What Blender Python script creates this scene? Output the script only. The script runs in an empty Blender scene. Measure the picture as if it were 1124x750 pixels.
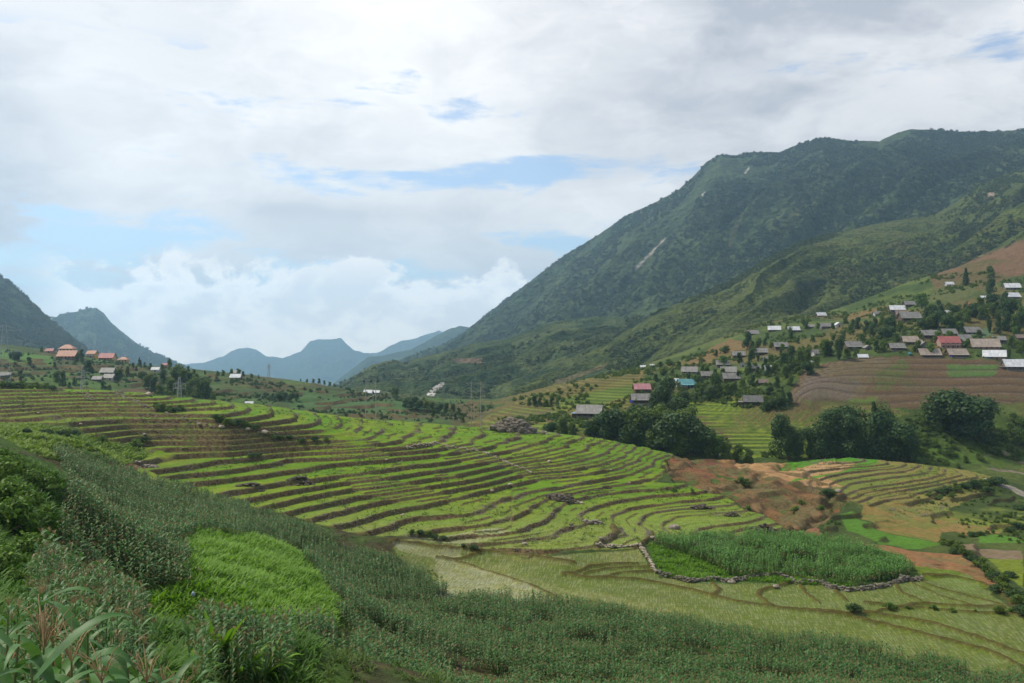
import bpy, math, random
import numpy as np
from mathutils import Vector, Matrix
R = math.radians
C = bpy.context.scene
COL = C.collection
rnd = random.Random(7)
rs = np.random.RandomState(11)

# ---------------------------------------------------------------- camera
# camera at the origin looking along +y; F = focal length in photo pixels, HOR = horizon row
F, CX, HOR = 973.0, 562.0, 385.0
cam = bpy.data.cameras.new('camera'); cam_o = bpy.data.objects.new('camera', cam); COL.objects.link(cam_o)
cam_o.location = (0, 0, 0); cam_o.rotation_euler = (R(90), 0, 0)
cam.sensor_width = 36; cam.lens = 36 * F / 1124; cam.shift_y = 10 / 1124
cam.clip_start = 0.1; cam.clip_end = 60000
C.camera = cam_o

# ---------------------------------------------------------------- view, light, sky
C.view_settings.view_transform = 'Standard'; C.view_settings.look = 'None'
C.view_settings.gamma = 1; C.view_settings.exposure = 0.16; C.view_settings.use_curve_mapping = False
C.cycles.max_bounces = 4; C.cycles.diffuse_bounces = 2; C.cycles.glossy_bounces = 2; C.cycles.transmission_bounces = 2
C.cycles.volume_bounces = 1; C.cycles.transparent_max_bounces = 4
C.cycles.use_denoising = True
SUN_EL, SUN_AZ = 54, -72          # azimuth from +y, clockwise seen from above
sun = bpy.data.lights.new('sun', 'SUN'); sun.energy = 3.9; sun.angle = R(5); sun.color = (1, .93, .80)
sun_o = bpy.data.objects.new('sun', sun); COL.objects.link(sun_o)
d = Vector((math.sin(R(SUN_AZ)) * math.cos(R(SUN_EL)), math.cos(R(SUN_AZ)) * math.cos(R(SUN_EL)), math.sin(R(SUN_EL))))
sun_o.rotation_euler = d.to_track_quat('Z', 'Y').to_euler(); sun_o.location = (0, 0, 300)


class NT:
    """small helper to write node trees"""
    def __init__(s, tree): s.t = tree; s.t.nodes.clear()
    def n(s, typ, ins=None, **kw):
        nd = s.t.nodes.new(typ)
        for k, v in kw.items(): setattr(nd, k, v)
        for k, v in (ins or {}).items(): s.put(nd.inputs[k], v)
        return nd
    def put(s, sock, v):
        if isinstance(v, bpy.types.NodeSocket): s.t.links.new(v, sock)
        elif isinstance(v, bpy.types.Node): s.t.links.new(v.outputs[0], sock)
        else:
            if sock.type == 'RGBA' and len(v) == 3: v = (*v, 1)
            sock.default_value = v
    def m(s, op, a, b=None, c=None, clamp=False):
        nd = s.t.nodes.new('ShaderNodeMath'); nd.operation = op; nd.use_clamp = clamp
        for i, v in enumerate((a, b, c)):
            if v is not None: s.put(nd.inputs[i], v)
        return nd.outputs[0]
    def mix(s, f, a, b, typ='MIX'):
        nd = s.t.nodes.new('ShaderNodeMix'); nd.data_type = 'RGBA'; nd.blend_type = typ
        s.put(nd.inputs[0], f); s.put(nd.inputs[6], a); s.put(nd.inputs[7], b)
        return nd.outputs[2]
    def ss(s, x, a, b, lo=0., hi=1.):
        nd = s.t.nodes.new('ShaderNodeMapRange'); nd.interpolation_type = 'SMOOTHSTEP'
        s.put(nd.inputs[0], x); s.put(nd.inputs[1], a); s.put(nd.inputs[2], b); s.put(nd.inputs[3], lo); s.put(nd.inputs[4], hi)
        return nd.outputs[0]
    def noise(s, vec, scale, detail=4., rough=.5, dist=0., col=False):
        nd = s.n('ShaderNodeTexNoise', {'Scale': scale, 'Detail': detail, 'Roughness': rough, 'Distortion': dist})
        if vec is not None: s.put(nd.inputs['Vector'], vec)
        return nd.outputs[1 if col else 0]
    def xyz(s, x, y, z):
        return s.n('ShaderNodeCombineXYZ', {0: x, 1: y, 2: z}).outputs[0]


w = bpy.data.worlds.new('World'); C.world = w; w.use_nodes = True
t = NT(w.node_tree)
sky = t.n('ShaderNodeTexSky', sky_type='NISHITA', sun_disc=False, sun_elevation=R(SUN_EL), sun_rotation=R(SUN_AZ), altitude=1200, air_density=1.0, dust_density=1.0)
tc = t.n('ShaderNodeTexCoord').outputs['Generated']
sp = t.n('ShaderNodeSeparateXYZ', {0: tc})
az = t.m('ARCTAN2', sp.outputs[0], sp.outputs[1])                 # radians, 0 = straight ahead
el = t.m('ARCSINE', sp.outputs[2])
cvec = t.xyz(az, t.m('MULTIPLY', el, 2.0), 0.)
warp = t.noise(cvec, 3.0, 4, .55, col=True)
def warped(v, k): return t.n('ShaderNodeVectorMath', {0: v, 1: t.n('ShaderNodeVectorMath', {0: warp, 1: (k, k, k)}, operation='MULTIPLY').outputs[0]}, operation='ADD').outputs[0]
n_big = t.noise(warped(cvec, .25), 3.4, 9, .56)                      # broad masses
n_st = t.noise(warped(t.xyz(az, t.m('MULTIPLY', el, 5.5), .7), .12), 5.0, 9, .62)   # drawn-out layers
puff = t.noise(warped(t.xyz(az, t.m('MULTIPLY', el, 1.35), 3.1), .10), 12.0, 10, .60)   # billows
fine = t.noise(warped(t.xyz(az, t.m('MULTIPLY', el, 2.2), 5.1), .2), 9.0, 8, .6)
def blob(px, row, rx, ry, amp):
    a0 = math.atan((px - CX) / F); e0 = math.atan((HOR - row) / F * math.cos(a0))
    dx = t.m('DIVIDE', t.m('SUBTRACT', az, a0), rx / F); dy = t.m('DIVIDE', t.m('SUBTRACT', el, e0), ry / F)
    r2 = t.m('ADD', t.m('MULTIPLY', dx, dx), t.m('MULTIPLY', dy, dy))
    return t.m('MULTIPLY', t.m('EXPONENT', t.m('MULTIPLY', r2, -1.)), amp)
def blobs(lst):
    r = None
    for b in lst: r = blob(*b) if r is None else t.m('ADD', r, blob(*b))
    return r
hole = blobs([(90, 286, 170, 22, .25), (10, 296, 70, 26, .08), (590, 184, 80, 18, .24), (490, 196, 90, 18, .12), (610, 268, 70, 13, .20), (1112, 62, 26, 26, .15), (170, 250, 110, 16, .13), (330, 300, 90, 10, .15), (60, 232, 40, 14, .12), (330, 180, 110, 30, .07), (700, 190, 60, 24, .06)])
cov = t.m('SUBTRACT', t.m('ADD', .5, t.m('MULTIPLY', t.m('SUBTRACT', t.m('ADD', t.m('MULTIPLY', fine, .45), t.m('MULTIPLY', n_st, .55)), .5), 1.7)), hole)
cover = t.ss(cov, .22, .42)
bank_top = t.m('ADD', R(5.2), t.m('MULTIPLY', t.m('SUBTRACT', puff, .5), R(10)))
bank = t.m('MULTIPLY', t.ss(t.m('SUBTRACT', bank_top, el), R(-.3), R(.7)), t.ss(az, R(-29.5), R(-26)))       # cumulus bank low over the valley
cover = t.m('MAXIMUM', cover, bank)
# cloud shade: whiter low down and left of the middle, greyer up and to the right, a grey tower at far left
rt_ = t.m('MULTIPLY', t.ss(az, R(-4), R(16)), t.ss(el, R(7), R(15)))
grey = t.m('ADD', t.m('MULTIPLY', t.ss(n_big, .40, .64), .42), t.m('MULTIPLY', t.ss(fine, .42, .62), .20))
grey = t.m('MULTIPLY', grey, t.m('ADD', .78, t.m('MULTIPLY', rt_, .45)))
grey = t.m('ADD', grey, t.m('MULTIPLY', rt_, .26))
grey = t.m('ADD', grey, blobs([(-5, 185, 60, 95, .60), (700, 55, 150, 45, .14), (1000, 110, 200, 60, .12), (250, 225, 200, 10, .10), (420, 235, 160, 9, .13), (300, 40, 120, 30, .12), (560, 120, 90, 16, .10), (200, 150, 130, 14, .10)]))
grey = t.m('SUBTRACT', grey, blobs([(810, 88, 60, 18, .28), (110, 100, 160, 100, .08), (1095, 50, 60, 34, .34), (450, 60, 120, 50, .06), (640, 230, 90, 30, .2)]))
grey = t.m('MULTIPLY', grey, t.m('SUBTRACT', 1., t.m('MULTIPLY', bank, .9)))
edge_ = t.ss(t.m('SUBTRACT', bank_top, el), R(.2), R(3.2))
grey = t.m('ADD', grey, t.m('MULTIPLY', bank, t.m('ADD', t.m('MULTIPLY', t.ss(puff, .44, .60), .42), t.m('MULTIPLY', edge_, .03))), clamp=True)
cl_col = t.mix(grey, (10.6, 10.35, 10.1), (4.9, 5.05, 5.6))
skycol = t.mix(1., sky.outputs[0], (1.5, 1.6, 1.65), 'MULTIPLY')
cl_col = t.mix(bank, cl_col, t.mix(1., cl_col, (1.62, 1.55, 1.46), 'MULTIPLY'))
cover = t.m('MAXIMUM', cover, t.m('MULTIPLY', t.ss(el, R(16), R(19)), t.ss(az, R(24), R(20))))
cover = t.m('ADD', .20, t.m('MULTIPLY', cover, .80))
fin = t.mix(cover, skycol, cl_col)
# unseen sky overhead and behind the viewer, dimmed to deepen the lighting contrast
unseen_dim = t.m('MAXIMUM', t.ss(el, R(27), R(50)), t.ss(t.m('ABSOLUTE', az), R(45), R(85)))
fin = t.mix(unseen_dim, fin, (4.4, 4.7, 5.4))
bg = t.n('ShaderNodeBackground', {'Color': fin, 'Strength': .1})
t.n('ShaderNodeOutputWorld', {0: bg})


# ---------------------------------------------------------------- numpy helpers
def _h(xi, yi, seed):
    h = (xi.astype(np.uint32) * np.uint32(374761393) + yi.astype(np.uint32) * np.uint32(668265263) + np.uint32((seed * 1442695041) & 0xffffffff))
    h = (h ^ (h >> np.uint32(13))) * np.uint32(1274126177)
    h = h ^ (h >> np.uint32(16))
    return (h & np.uint32(0xffff)).astype(np.float64) / 65535.
def vn(x, y, seed=0):
    xf = np.floor(x); yf = np.floor(y); a = x - xf; b = y - yf
    a = a * a * (3 - 2 * a); b = b * b * (3 - 2 * b)
    xi = xf.astype(np.int64) & 0xffffff; yi = yf.astype(np.int64) & 0xffffff
    return (_h(xi, yi, seed) * (1 - a) + _h(xi + 1, yi, seed) * a) * (1 - b) + (_h(xi, yi + 1, seed) * (1 - a) + _h(xi + 1, yi + 1, seed) * a) * b
def fbm(x, y, seed=0, o=4, g=.5):
    s = 0; amp = 1; tot = 0
    for i in range(o):
        s = s + amp * vn(x * 2 ** i + 17.3 * i, y * 2 ** i - 9.1 * i, seed + i); tot += amp; amp *= g
    return s / tot
def sstep(x, a, b):
    q = np.clip((x - a) / (b - a), 0, 1); return q * q * (3 - 2 * q)
def inpoly(px, py, poly):
    r = np.zeros(px.shape, bool); xs = [p[0] for p in poly]; ys = [p[1] for p in poly]
    bb = (px >= min(xs)) & (px <= max(xs)) & (py >= min(ys)) & (py <= max(ys))
    X = px[bb]; Y = py[bb]; q = np.zeros(X.shape, bool); n = len(poly)
    for i in range(n):
        x1, y1 = poly[i]; x2, y2 = poly[(i + 1) % n]
        if y1 == y2: continue
        c = ((y1 > Y) != (y2 > Y)) & (X < (x2 - x1) * (Y - y1) / (y2 - y1) + x1)
        q ^= c
    r[bb] = q
    return r
def tag(o, label=None, cat=None, group=None, kind=None):
    if label: o['label'] = label
    if cat: o['category'] = cat
    if group: o['group'] = group
    if kind: o['kind'] = kind
    return o
def mesh_np(name, V, Q, mats, smooth=False, attrs=None, mi=None):
    """mesh from numpy arrays; Q is a list of face arrays (quads or tris of one size each)"""
    me = bpy.data.meshes.new(name)
    if not isinstance(Q, list): Q = [Q]
    Q = [np.asarray(q, dtype=np.int32) for q in Q if len(q)]
    V = np.asarray(V, dtype=np.float32)
    me.vertices.add(len(V)); me.vertices.foreach_set('co', V.ravel())
    nl = sum(q.size for q in Q); nf = sum(len(q) for q in Q)
    me.loops.add(nl); me.polygons.add(nf)
    me.loops.foreach_set('vertex_index', np.concatenate([q.ravel() for q in Q]) if Q else np.zeros(0, np.int32))
    ls = []; off = 0
    for q in Q:
        k = q.shape[1]; ls.append(off + np.arange(len(q)) * k); off += q.size
    if nf: me.polygons.foreach_set('loop_start', np.concatenate(ls).astype(np.int32))
    for m_ in (mats if isinstance(mats, (list, tuple)) else [mats]): me.materials.append(m_)
    if mi is not None: me.polygons.foreach_set('material_index', np.asarray(mi, dtype=np.int32))
    if nf: me.polygons.foreach_set('use_smooth', np.full(nf, smooth))
    for k, (typ, arr) in (attrs or {}).items():
        a = me.attributes.new(k, typ, 'POINT')
        a.data.foreach_set('color' if typ == 'FLOAT_COLOR' else ('vector' if typ == 'FLOAT_VECTOR' else 'value'), np.asarray(arr).ravel())
    me.update(calc_edges=True)
    return me
def link(name, me, parent=None, loc=None):
    o = bpy.data.objects.new(name, me); COL.objects.link(o)
    if parent is not None: o.parent = parent
    if loc is not None: o.location = loc
    return o
def empty(name, loc, rz=0):
    o = bpy.data.objects.new(name, None); COL.objects.link(o); o.location = loc; o.rotation_euler = (0, 0, rz); o.empty_display_size = .5
    return o
def gridquads(nr, nc):
    i = np.arange(nr - 1)[:, None] * nc + np.arange(nc - 1)[None, :]
    return np.stack([i, i + 1, i + nc + 1, i + nc], -1).reshape(-1, 4)

# ---------------------------------------------------------------- materials
def mat(name):
    m = bpy.data.materials.new(name); m.use_nodes = True
    return m, NT(m.node_tree)
def fin_mat(t, bsdf): t.n('ShaderNodeOutputMaterial', {0: bsdf})
def leaf_mat(name, c1, c2, trans=.3, rough=.6, spec=.25, nscale=.6):
    m, t = mat(name)
    oi = t.n('ShaderNodeObjectInfo')
    g = t.n('ShaderNodeNewGeometry')
    r = t.m('ADD', t.m('MULTIPLY', oi.outputs['Random'], .55), t.m('MULTIPLY', t.noise(g.outputs['Position'], nscale, 3), .6), clamp=True)
    ri = g.outputs['Random Per Island']
    c = t.mix(r, c1, c2)
    c = t.mix(1., c, t.n('ShaderNodeCombineColor', {0: t.m('ADD', .72, t.m('MULTIPLY', ri, .56)), 1: t.m('ADD', .75, t.m('MULTIPLY', ri, .5)), 2: .95}).outputs[0], 'MULTIPLY')
    p = t.n('ShaderNodeBsdfPrincipled', {'Base Color': c, 'Roughness': rough, 'Specular IOR Level': spec})
    tr = t.n('ShaderNodeBsdfTranslucent', {'Color': c})
    mx = t.n('ShaderNodeMixShader', {0: trans, 1: p.outputs[0], 2: tr.outputs[0]})
    fin_mat(t, mx); return m
def simple(name, c, rough=.8, var=.25, scale=3., spec=.3, bump=0., c2=None, metal=0.):
    m, t = mat(name)
    g = t.n('ShaderNodeTexCoord').outputs['Object']
    nz = t.noise(g, scale, 6, .6)
    c2 = c2 or tuple(x * (1 - var) for x in c)
    col = t.mix(t.ss(nz, .35, .65), c, c2)
    p = t.n('ShaderNodeBsdfPrincipled', {'Base Color': col, 'Roughness': rough, 'Specular IOR Level': spec, 'Metallic': metal})
    if bump: p_b = t.n('ShaderNodeBump', {'Height': t.noise(g, scale * 4, 4), 'Strength': bump, 'Distance': .1}); t.put(p.inputs['Normal'], p_b)
    fin_mat(t, p); return m

# ================================================================ TERRAIN (one sheet out to 1.4 km)
KT = [(0, -6), (6, -13.1), (7, -14), (15, -21), (23, -32.8), (24, -34), (25, -35.3), (26, -36.6), (33, -45.2), (34, -46.2), (35, -47.2), (36, -48.1),
      (37, -49), (38, -49.7), (39, -50.4), (41, -51.6), (42, -52.2), (43, -53), (49, -59), (60, -70)]
KK = np.array([a for a, b in KT], float); KZ = np.array([b for a, b in KT], float)
z_of_k = lambda k: np.interp(k, KK, KZ)
k_of_z = lambda z: np.interp(-z, -KZ, KK)
DATA = []       # (px, Y, z)
def ctl(*pts):
    for px, row, Y in pts: DATA.append((px, Y, (HOR - row) * Y / F))
def abs_(*pts):
    for px, Y, z in pts: DATA.append((px, Y, z))
def dens(poly, step=14.):
    out = [poly[0]]
    for (a, b), (c, d_) in zip(poly[:-1], poly[1:]):
        L = math.hypot(c - a, (d_ - b) * 2); n = max(1, int(round(L / step)))
        for i in range(1, n + 1): out.append((a + (c - a) * i / n, b + (d_ - b) * i / n))
    return out
def line(k, poly, step=14.):
    z = float(z_of_k(k))
    for px, row in dens(poly, step): DATA.append((px, -z * F / (row - HOR), z))
def wall(k, poly, dr=5.5):
    line(k, [(a, b - dr / 2) for a, b in poly]); line(k + 1, [(a, b + dr / 2) for a, b in poly])
def zline(z, poly, step=16.):
    for px, row in dens(poly, step): DATA.append((px, -z * F / (row - HOR), z))

# --- traced terrace edges: each is a contour, so its height fixes how far away it lies
line(7, [(-120, 424), (0, 426), (32, 426)]); line(8, [(-120, 428), (0, 430), (55, 428.5)]); line(9, [(-120, 432), (0, 434), (60, 432.5), (128, 432)])
line(10, [(-120, 436), (0, 438), (59, 437), (100, 435.5), (144, 435)]); line(11, [(-120, 441), (0, 442.5), (60, 440.5), (110, 439), (164, 439.5)])
line(12, [(-120, 447), (0, 448), (52, 445.5), (110, 443.5), (165, 443), (200, 441.5)]); line(13, [(0, 453), (45, 449.5), (85, 447), (150, 447.5), (205, 446), (235, 443.8)])
line(14, [(-120, 457), (0, 457), (46, 452.5), (114, 450.5), (150, 451), (200, 451), (252, 448)])
line(15, [(-120, 461), (11, 461.6), (60, 457), (96, 456), (142, 454.5), (180, 457), (208, 456), (246, 457), (268, 453), (272, 450)])
line(16, [(76, 467), (130, 463), (180, 462.5), (225, 463), (262, 462), (285, 459), (300, 455)]); line(17, [(82, 474), (140, 469), (180, 468.5), (215, 468.5), (250, 469), (290, 466.5), (312, 463), (325, 456)])
line(18, [(117, 478.5), (150, 474.5), (180, 474.5), (225, 475), (262, 475), (300, 472), (330, 469.5), (345, 466), (354, 459)])
line(19, [(151, 481), (180, 480), (216, 480.5), (250, 481.5), (285, 478.5), (315, 476), (345, 475), (366, 471), (372, 462)]); line(20, [(160, 488), (180, 486.5), (215, 487), (246, 487.5), (265, 485), (292, 483), (330, 482), (360, 480), (395, 476), (402, 465)])
line(21, [(160, 496), (180, 494.5), (215, 494), (251, 492.5), (296, 488), (340, 486), (380, 484.5), (405, 480), (420, 472), (424, 465)])
line(22, [(135, 514), (160, 509), (180, 503), (205, 501), (230, 499), (262, 497), (285, 496), (310, 494), (345, 491.5), (380, 491), (430, 488), (450, 478), (458, 467)])
line(23, [(153, 524), (180, 518), (196, 516), (221, 512), (240, 508), (262, 506), (286, 505), (300, 501), (330, 499), (380, 498), (420, 496), (450, 493), (478, 487), (492, 478), (500, 469)])
wall(24, [(180, 531), (198, 528), (235, 525), (280, 520), (305, 515), (351, 508), (380, 506), (413, 502), (450, 500), (476, 498), (509, 493), (530, 489), (545, 481), (550, 473)])
line(26, [(238, 546), (270, 541), (290, 535), (315, 531), (343, 530), (370, 526), (396, 523), (430, 518), (460, 513), (500, 508), (540, 499.5), (570, 493), (590, 487.5), (602, 482), (611, 477)])
line(27, [(262, 552), (283, 547.5), (322, 541), (360, 534), (396, 528), (440, 523), (476, 519.5), (500, 515), (530, 510), (558, 504), (590, 499), (622, 492), (626, 485), (628, 478.5)])
line(28, [(295, 558), (333, 547.5), (380, 539.5), (420, 536), (467, 528), (511, 519.5), (545, 514), (572, 508.5), (610, 503), (636, 497), (644, 490), (648, 481.5)])
line(29, [(324, 564), (340, 558), (380, 550), (428, 542.5), (470, 536), (508, 531), (545, 524.5), (583, 514), (630, 508), (665, 499), (672, 493), (673, 488)])
line(30, [(354, 568), (380, 561), (426, 552), (470, 544.5), (513, 537), (545, 529.5), (588, 520), (615, 519), (640, 516), (672, 509.5), (693, 502.5), (703, 495)])
line(31, [(387, 577), (444, 562), (480, 552.5), (520, 543), (560, 532.5), (588, 525), (615, 524), (640, 521), (672, 514), (693, 507), (710, 497)])
line(32, [(400, 587), (445, 569), (470, 569.5), (492, 570.5), (531, 561), (560, 550), (584, 545), (600, 540), (645, 532), (700, 522), (720, 512), (730, 503), (736, 499)])
line(33, [(430, 597), (474, 587), (485, 584.5), (515, 580), (545, 575.6), (570, 570), (584, 562), (590, 554), (604, 546), (645, 538), (700, 528), (724, 518), (735, 508), (744, 501)])
line(34, [(513, 597), (540, 592), (560, 588), (580, 580), (599, 571), (610, 562), (622, 551), (645, 545), (690, 540), (740, 537), (758, 534)])
line(35, [(561, 594), (585, 593), (606, 592.5), (617, 583), (631, 578), (645, 574), (640, 566), (642, 560), (682, 550.5), (712, 546), (740, 543.6), (773, 542)])
line(36, [(581, 608), (615, 605), (654, 601), (668, 592), (690, 588), (680, 580), (671, 572), (674, 566), (688, 560), (712, 555.5), (740, 552.5), (785, 550)])
line(37, [(700, 601), (708, 586), (701, 578), (706, 569), (722, 562), (742, 559), (775, 557), (807, 556)]); line(38, [(728, 576), (736, 571), (759, 567), (785, 564.5), (800, 563.5), (812, 562)])
line(39, [(768, 583), (790, 579), (815, 575), (832, 573)]); line(40, [(790, 588), (805, 583), (830, 578), (848, 578)])
# right-hand nose of terraces
line(37, [(900, 535), (904, 527), (920, 522), (937, 519)]); line(38, [(909, 534), (920, 529), (937, 525.5), (968, 521), (998, 516.5)]); line(39, [(919, 538), (932, 531.5), (954, 527.5), (990, 523), (1020, 518.5)])
line(40, [(937.5, 541.5), (950, 537.5), (985, 532), (1015, 528), (1034, 523.5)]); line(42, [(954, 546), (975, 540), (1010, 536), (1040, 531), (1058, 525), (1088, 523.5)])
line(43, [(970, 551), (990, 547), (1015, 546)]); line(44, [(977, 560), (1000, 556), (1022, 553.5)])
line(45.5, [(1030, 556), (1042, 551), (1062, 553)]); line(46, [(1075, 573), (1100, 571), (1120, 560)])
# lower flat paddies
zline(-48.6, [(520, 604), (540, 606), (575, 610), (602, 614), (629, 617.5)]); zline(-50.3, [(500, 619), (520, 623), (540, 629), (581, 641)])
zline(-50.7, [(618, 632), (640, 635), (700, 638)]); zline(-51.5, [(760, 650), (810, 662), (857, 669), (920, 673)]); zline(-52.4, [(960, 684), (1000, 694)]); zline(-53, [(1070, 712), (1120, 733)])
zline(-50.2, [(647, 622), (690, 622)]); zline(-50.5, [(650, 630), (700, 631)]); zline(-52.2, [(1000, 668), (1060, 673), (1124, 676), (1200, 680)])
# corn patch and the retaining wall below it
ctl((720, 603, 219), (760, 595, 232), (800, 592, 238), (850, 592, 240), (850, 628, 206), (920, 634, 203), (985, 630, 208), (940, 600, 237), (760, 632, 199), (985, 618, 218))
zline(-51.9, [(725, 636), (760, 641), (810, 643), (852, 636), (900, 644), (960, 648), (1000, 643)])
ctl((850, 660, 184), (1000, 650, 193), (1060, 655, 191), (1110, 640, 213), (1124, 610, 245), (1124, 580, 285), (1124, 560, 322), (1110, 535, 376), (1095, 525, 402), (1124, 520, 418))
ctl((1060, 600, 250), (1060, 620, 227), (1000, 600, 245), (1000, 580, 272), (900, 575, 266), (940, 570, 280), (1060, 560, 312), (1070, 540, 345), (1070, 577, 286), (1280, 560, 330), (1280, 640, 215))
# eroded slope
ctl((755, 505, 366), (760, 520, 330), (800, 520, 338), (800, 540, 303), (815, 553, 285), (850, 515, 355), (850, 535, 317), (850, 560, 281), (880, 545, 303), (865, 509, 376), (900, 505, 390), (929, 504, 396), (967, 507, 391),
    (1005, 509, 392), (1022, 515, 380), (1060, 515, 392), (800, 504, 378), (870, 590, 250))
# corn slope and near ground
for px in (-150, 0, 150): abs_((px, 4, -3.3), (px, 9, -5.1))
for px in (350, 600, 900, 1280): abs_((px, 4, -2.2), (px, 9, -5.2), (px, 15, -7.2), (px, 30, -13.2), (px, 50, -21.5), (px, 75, -31.5))
for px in (600, 800, 1000, 1280): abs_((px, 100, -40.5))
abs_((-150, 16, -5.6), (0, 16, -6.2), (150, 16, -6.8), (-150, 30, -8), (100, 25, -9.6))
ctl((300, 750, 52), (300, 720, 70), (300, 690, 90), (300, 650, 112), (300, 620, 135), (300, 600, 160), (300, 585, 192), (300, 574, 208), (200, 750, 35), (200, 700, 62), (200, 650, 95), (200, 620, 115), (200, 590, 145),
    (200, 560, 180), (200, 547, 200), (100, 750, 26), (100, 690, 70), (100, 650, 90), (100, 610, 116), (100, 570, 145), (100, 540, 172), (100, 517, 200), (0, 700, 32), (0, 640, 46), (0, 600, 56), (0, 560, 68), (0, 520, 86),
    (0, 500, 110), (0, 490, 150), (0, 480, 200), (0, 468, 240), (30, 560, 70), (55, 560, 84), (55, 520, 108), (50, 505, 140), (60, 600, 95), (60, 640, 76), (40, 600, 68), (40, 640, 58), (60, 500, 185), (100, 490, 215), (140, 497, 226), (30, 470, 245), (130, 513, 224),
    (-150, 700, 30), (-150, 600, 52), (-150, 520, 90), (-150, 490, 160), (-150, 470, 235), (450, 650, 178), (450, 662, 168), (450, 690, 148), (450, 750, 105), (400, 620, 190), (400, 650, 166), (400, 700, 118), (370, 750, 75),
    (350, 595, 198), (400, 605, 200), (600, 655, 183), (600, 700, 147), (600, 750, 118), (800, 692, 164), (800, 720, 144), (800, 750, 126), (1000, 726, 150), (1000, 750, 138), (1124, 752, 143), (1280, 765, 150), (1124, 770, 132))
# crest line, hidden dip behind it and the far side
abs_((-150, 340, -12.8), (0, 345, -13.7), (150, 358, -18.4), (300, 368, -24.1), (450, 388, -31.4), (533, 395, -34.6), (600, 400, -36.8), (666, 398, -39.6), (702, 388, -41.8), (740, 386, -44.9), (300, 420, -36), (0, 395, -24), (-150, 400, -22))
abs_((0, 470, -38), (150, 410, -30), (150, 480, -45), (300, 500, -50), (450, 425, -42), (450, 480, -52), (533, 420, -42), (600, 430, -50), (660, 425, -55), (700, 412, -54), (760, 408, -55), (850, 410, -57), (930, 412, -58), (1000, 410, -58))
ctl((600, 470, 480), (600, 450, 530), (600, 430, 590), (600, 424, 640), (560, 472, 480), (560, 455, 540), (560, 445, 620), (640, 468, 455), (640, 455, 490), (640, 435, 550), (640, 418, 640), (700, 478, 440), (700, 450, 490), (700, 430, 540), (700, 408, 650),
    (760, 495, 432), (760, 470, 470), (760, 440, 520), (760, 420, 560), (760, 400, 650), (760, 385, 760), (850, 500, 432), (850, 470, 470), (870, 440, 482), (880, 420, 500), (850, 440, 490), (850, 400, 560), (850, 380, 650), (850, 362, 740), (850, 352, 800),
    (930, 500, 432), (930, 440, 482), (930, 460, 468), (930, 430, 491), (930, 420, 500), (930, 400, 520), (930, 370, 640), (930, 350, 760), (930, 343, 800), (1000, 508, 428), (1000, 470, 458), (1000, 420, 500), (1000, 400, 520), (1000, 440, 482), (1000, 392, 529), (1000, 375, 560), (1000, 350, 640), (1000, 335, 730),
    (1000, 318, 800), (1000, 308, 840), (1060, 503, 432), (1060, 470, 455), (1060, 440, 482), (1060, 400, 520), (1060, 420, 500), (1060, 380, 545), (1060, 350, 610), (1060, 320, 720), (1060, 293, 850), (1124, 500, 440), (1124, 450, 475), (1124, 420, 500), (1124, 400, 520), (1124, 440, 482),
    (1124, 375, 560), (1124, 330, 680), (1124, 300, 780), (1124, 266, 900), (1280, 480, 450), (1280, 400, 520), (1280, 300, 720), (1280, 230, 950))
ctl((-150, 415, 560), (-150, 370, 820), (0, 418, 560), (0, 400, 680), (0, 378, 820), (60, 418, 560), (60, 400, 700), (60, 385, 820), (130, 425, 570), (130, 410, 680), (130, 399, 800), (200, 438, 560), (200, 420, 680), (200, 404, 800), (280, 442, 580),
    (280, 428, 680), (280, 413, 800), (340, 450, 590), (340, 435, 690), (340, 420, 790), (400, 458, 560), (400, 445, 660), (400, 431, 780), (460, 463, 540), (460, 450, 640), (460, 437, 780), (510, 466, 540), (510, 455, 620), (510, 444, 760))
for a in ((-150, 990, 392), (0, 1000, 398), (130, 1000, 430), (280, 1000, 455), (400, 1000, 475), (460, 1000, 468), (510, 1000, 462), (600, 1000, 450), (700, 1000, 435), (850, 1000, 383), (930, 1000, 376), (1000, 1050, 330), (1060, 1100, 318), (1124, 1150, 296), (1280, 1250, 255),
          (-150, 1400, 420), (130, 1400, 460), (400, 1400, 490), (700, 1400, 460), (930, 1400, 410), (1124, 1400, 330), (1280, 1400, 290)):
    ctl((a[0], a[2], a[1]))

SU, SV = 60., 20.
D = np.array(DATA)
pu = D[:, 0] / SU; pv = SV * np.log(D[:, 1]); pz = D[:, 2]
def tps(r2): return np.where(r2 > 1e-12, .5 * r2 * np.log(np.maximum(r2, 1e-12)), 0)
def fit_tps(pu, pv, pz, lam):
    n = len(pu)
    A = np.zeros((n + 3, n + 3)); A[:n, :n] = tps((pu[:, None] - pu) ** 2 + (pv[:, None] - pv) ** 2) + lam * np.eye(n)
    A[:n, n] = 1; A[:n, n + 1] = pu; A[:n, n + 2] = pv; A[n:, :n] = A[:n, n:].T
    return np.linalg.solve(A, np.concatenate([pz, [0, 0, 0]]))
wts = fit_tps(pu, pv, pz, .25)
cu = np.arange(-160, 1296, 6.) / SU; cv = np.linspace(SV * math.log(3.6), SV * math.log(1420), 520)
GU, GV = np.meshgrid(cu, cv)
CZ = np.zeros(GU.shape)
for i in range(0, len(cv), 20):
    u = GU[i:i + 20].ravel(); v = GV[i:i + 20].ravel()
    CZ[i:i + 20] = (tps((u[:, None] - pu) ** 2 + (v[:, None] - pv) ** 2) @ wts[:-3] + wts[-3] + wts[-2] * u + wts[-1] * v).reshape(-1, len(cu))
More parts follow.
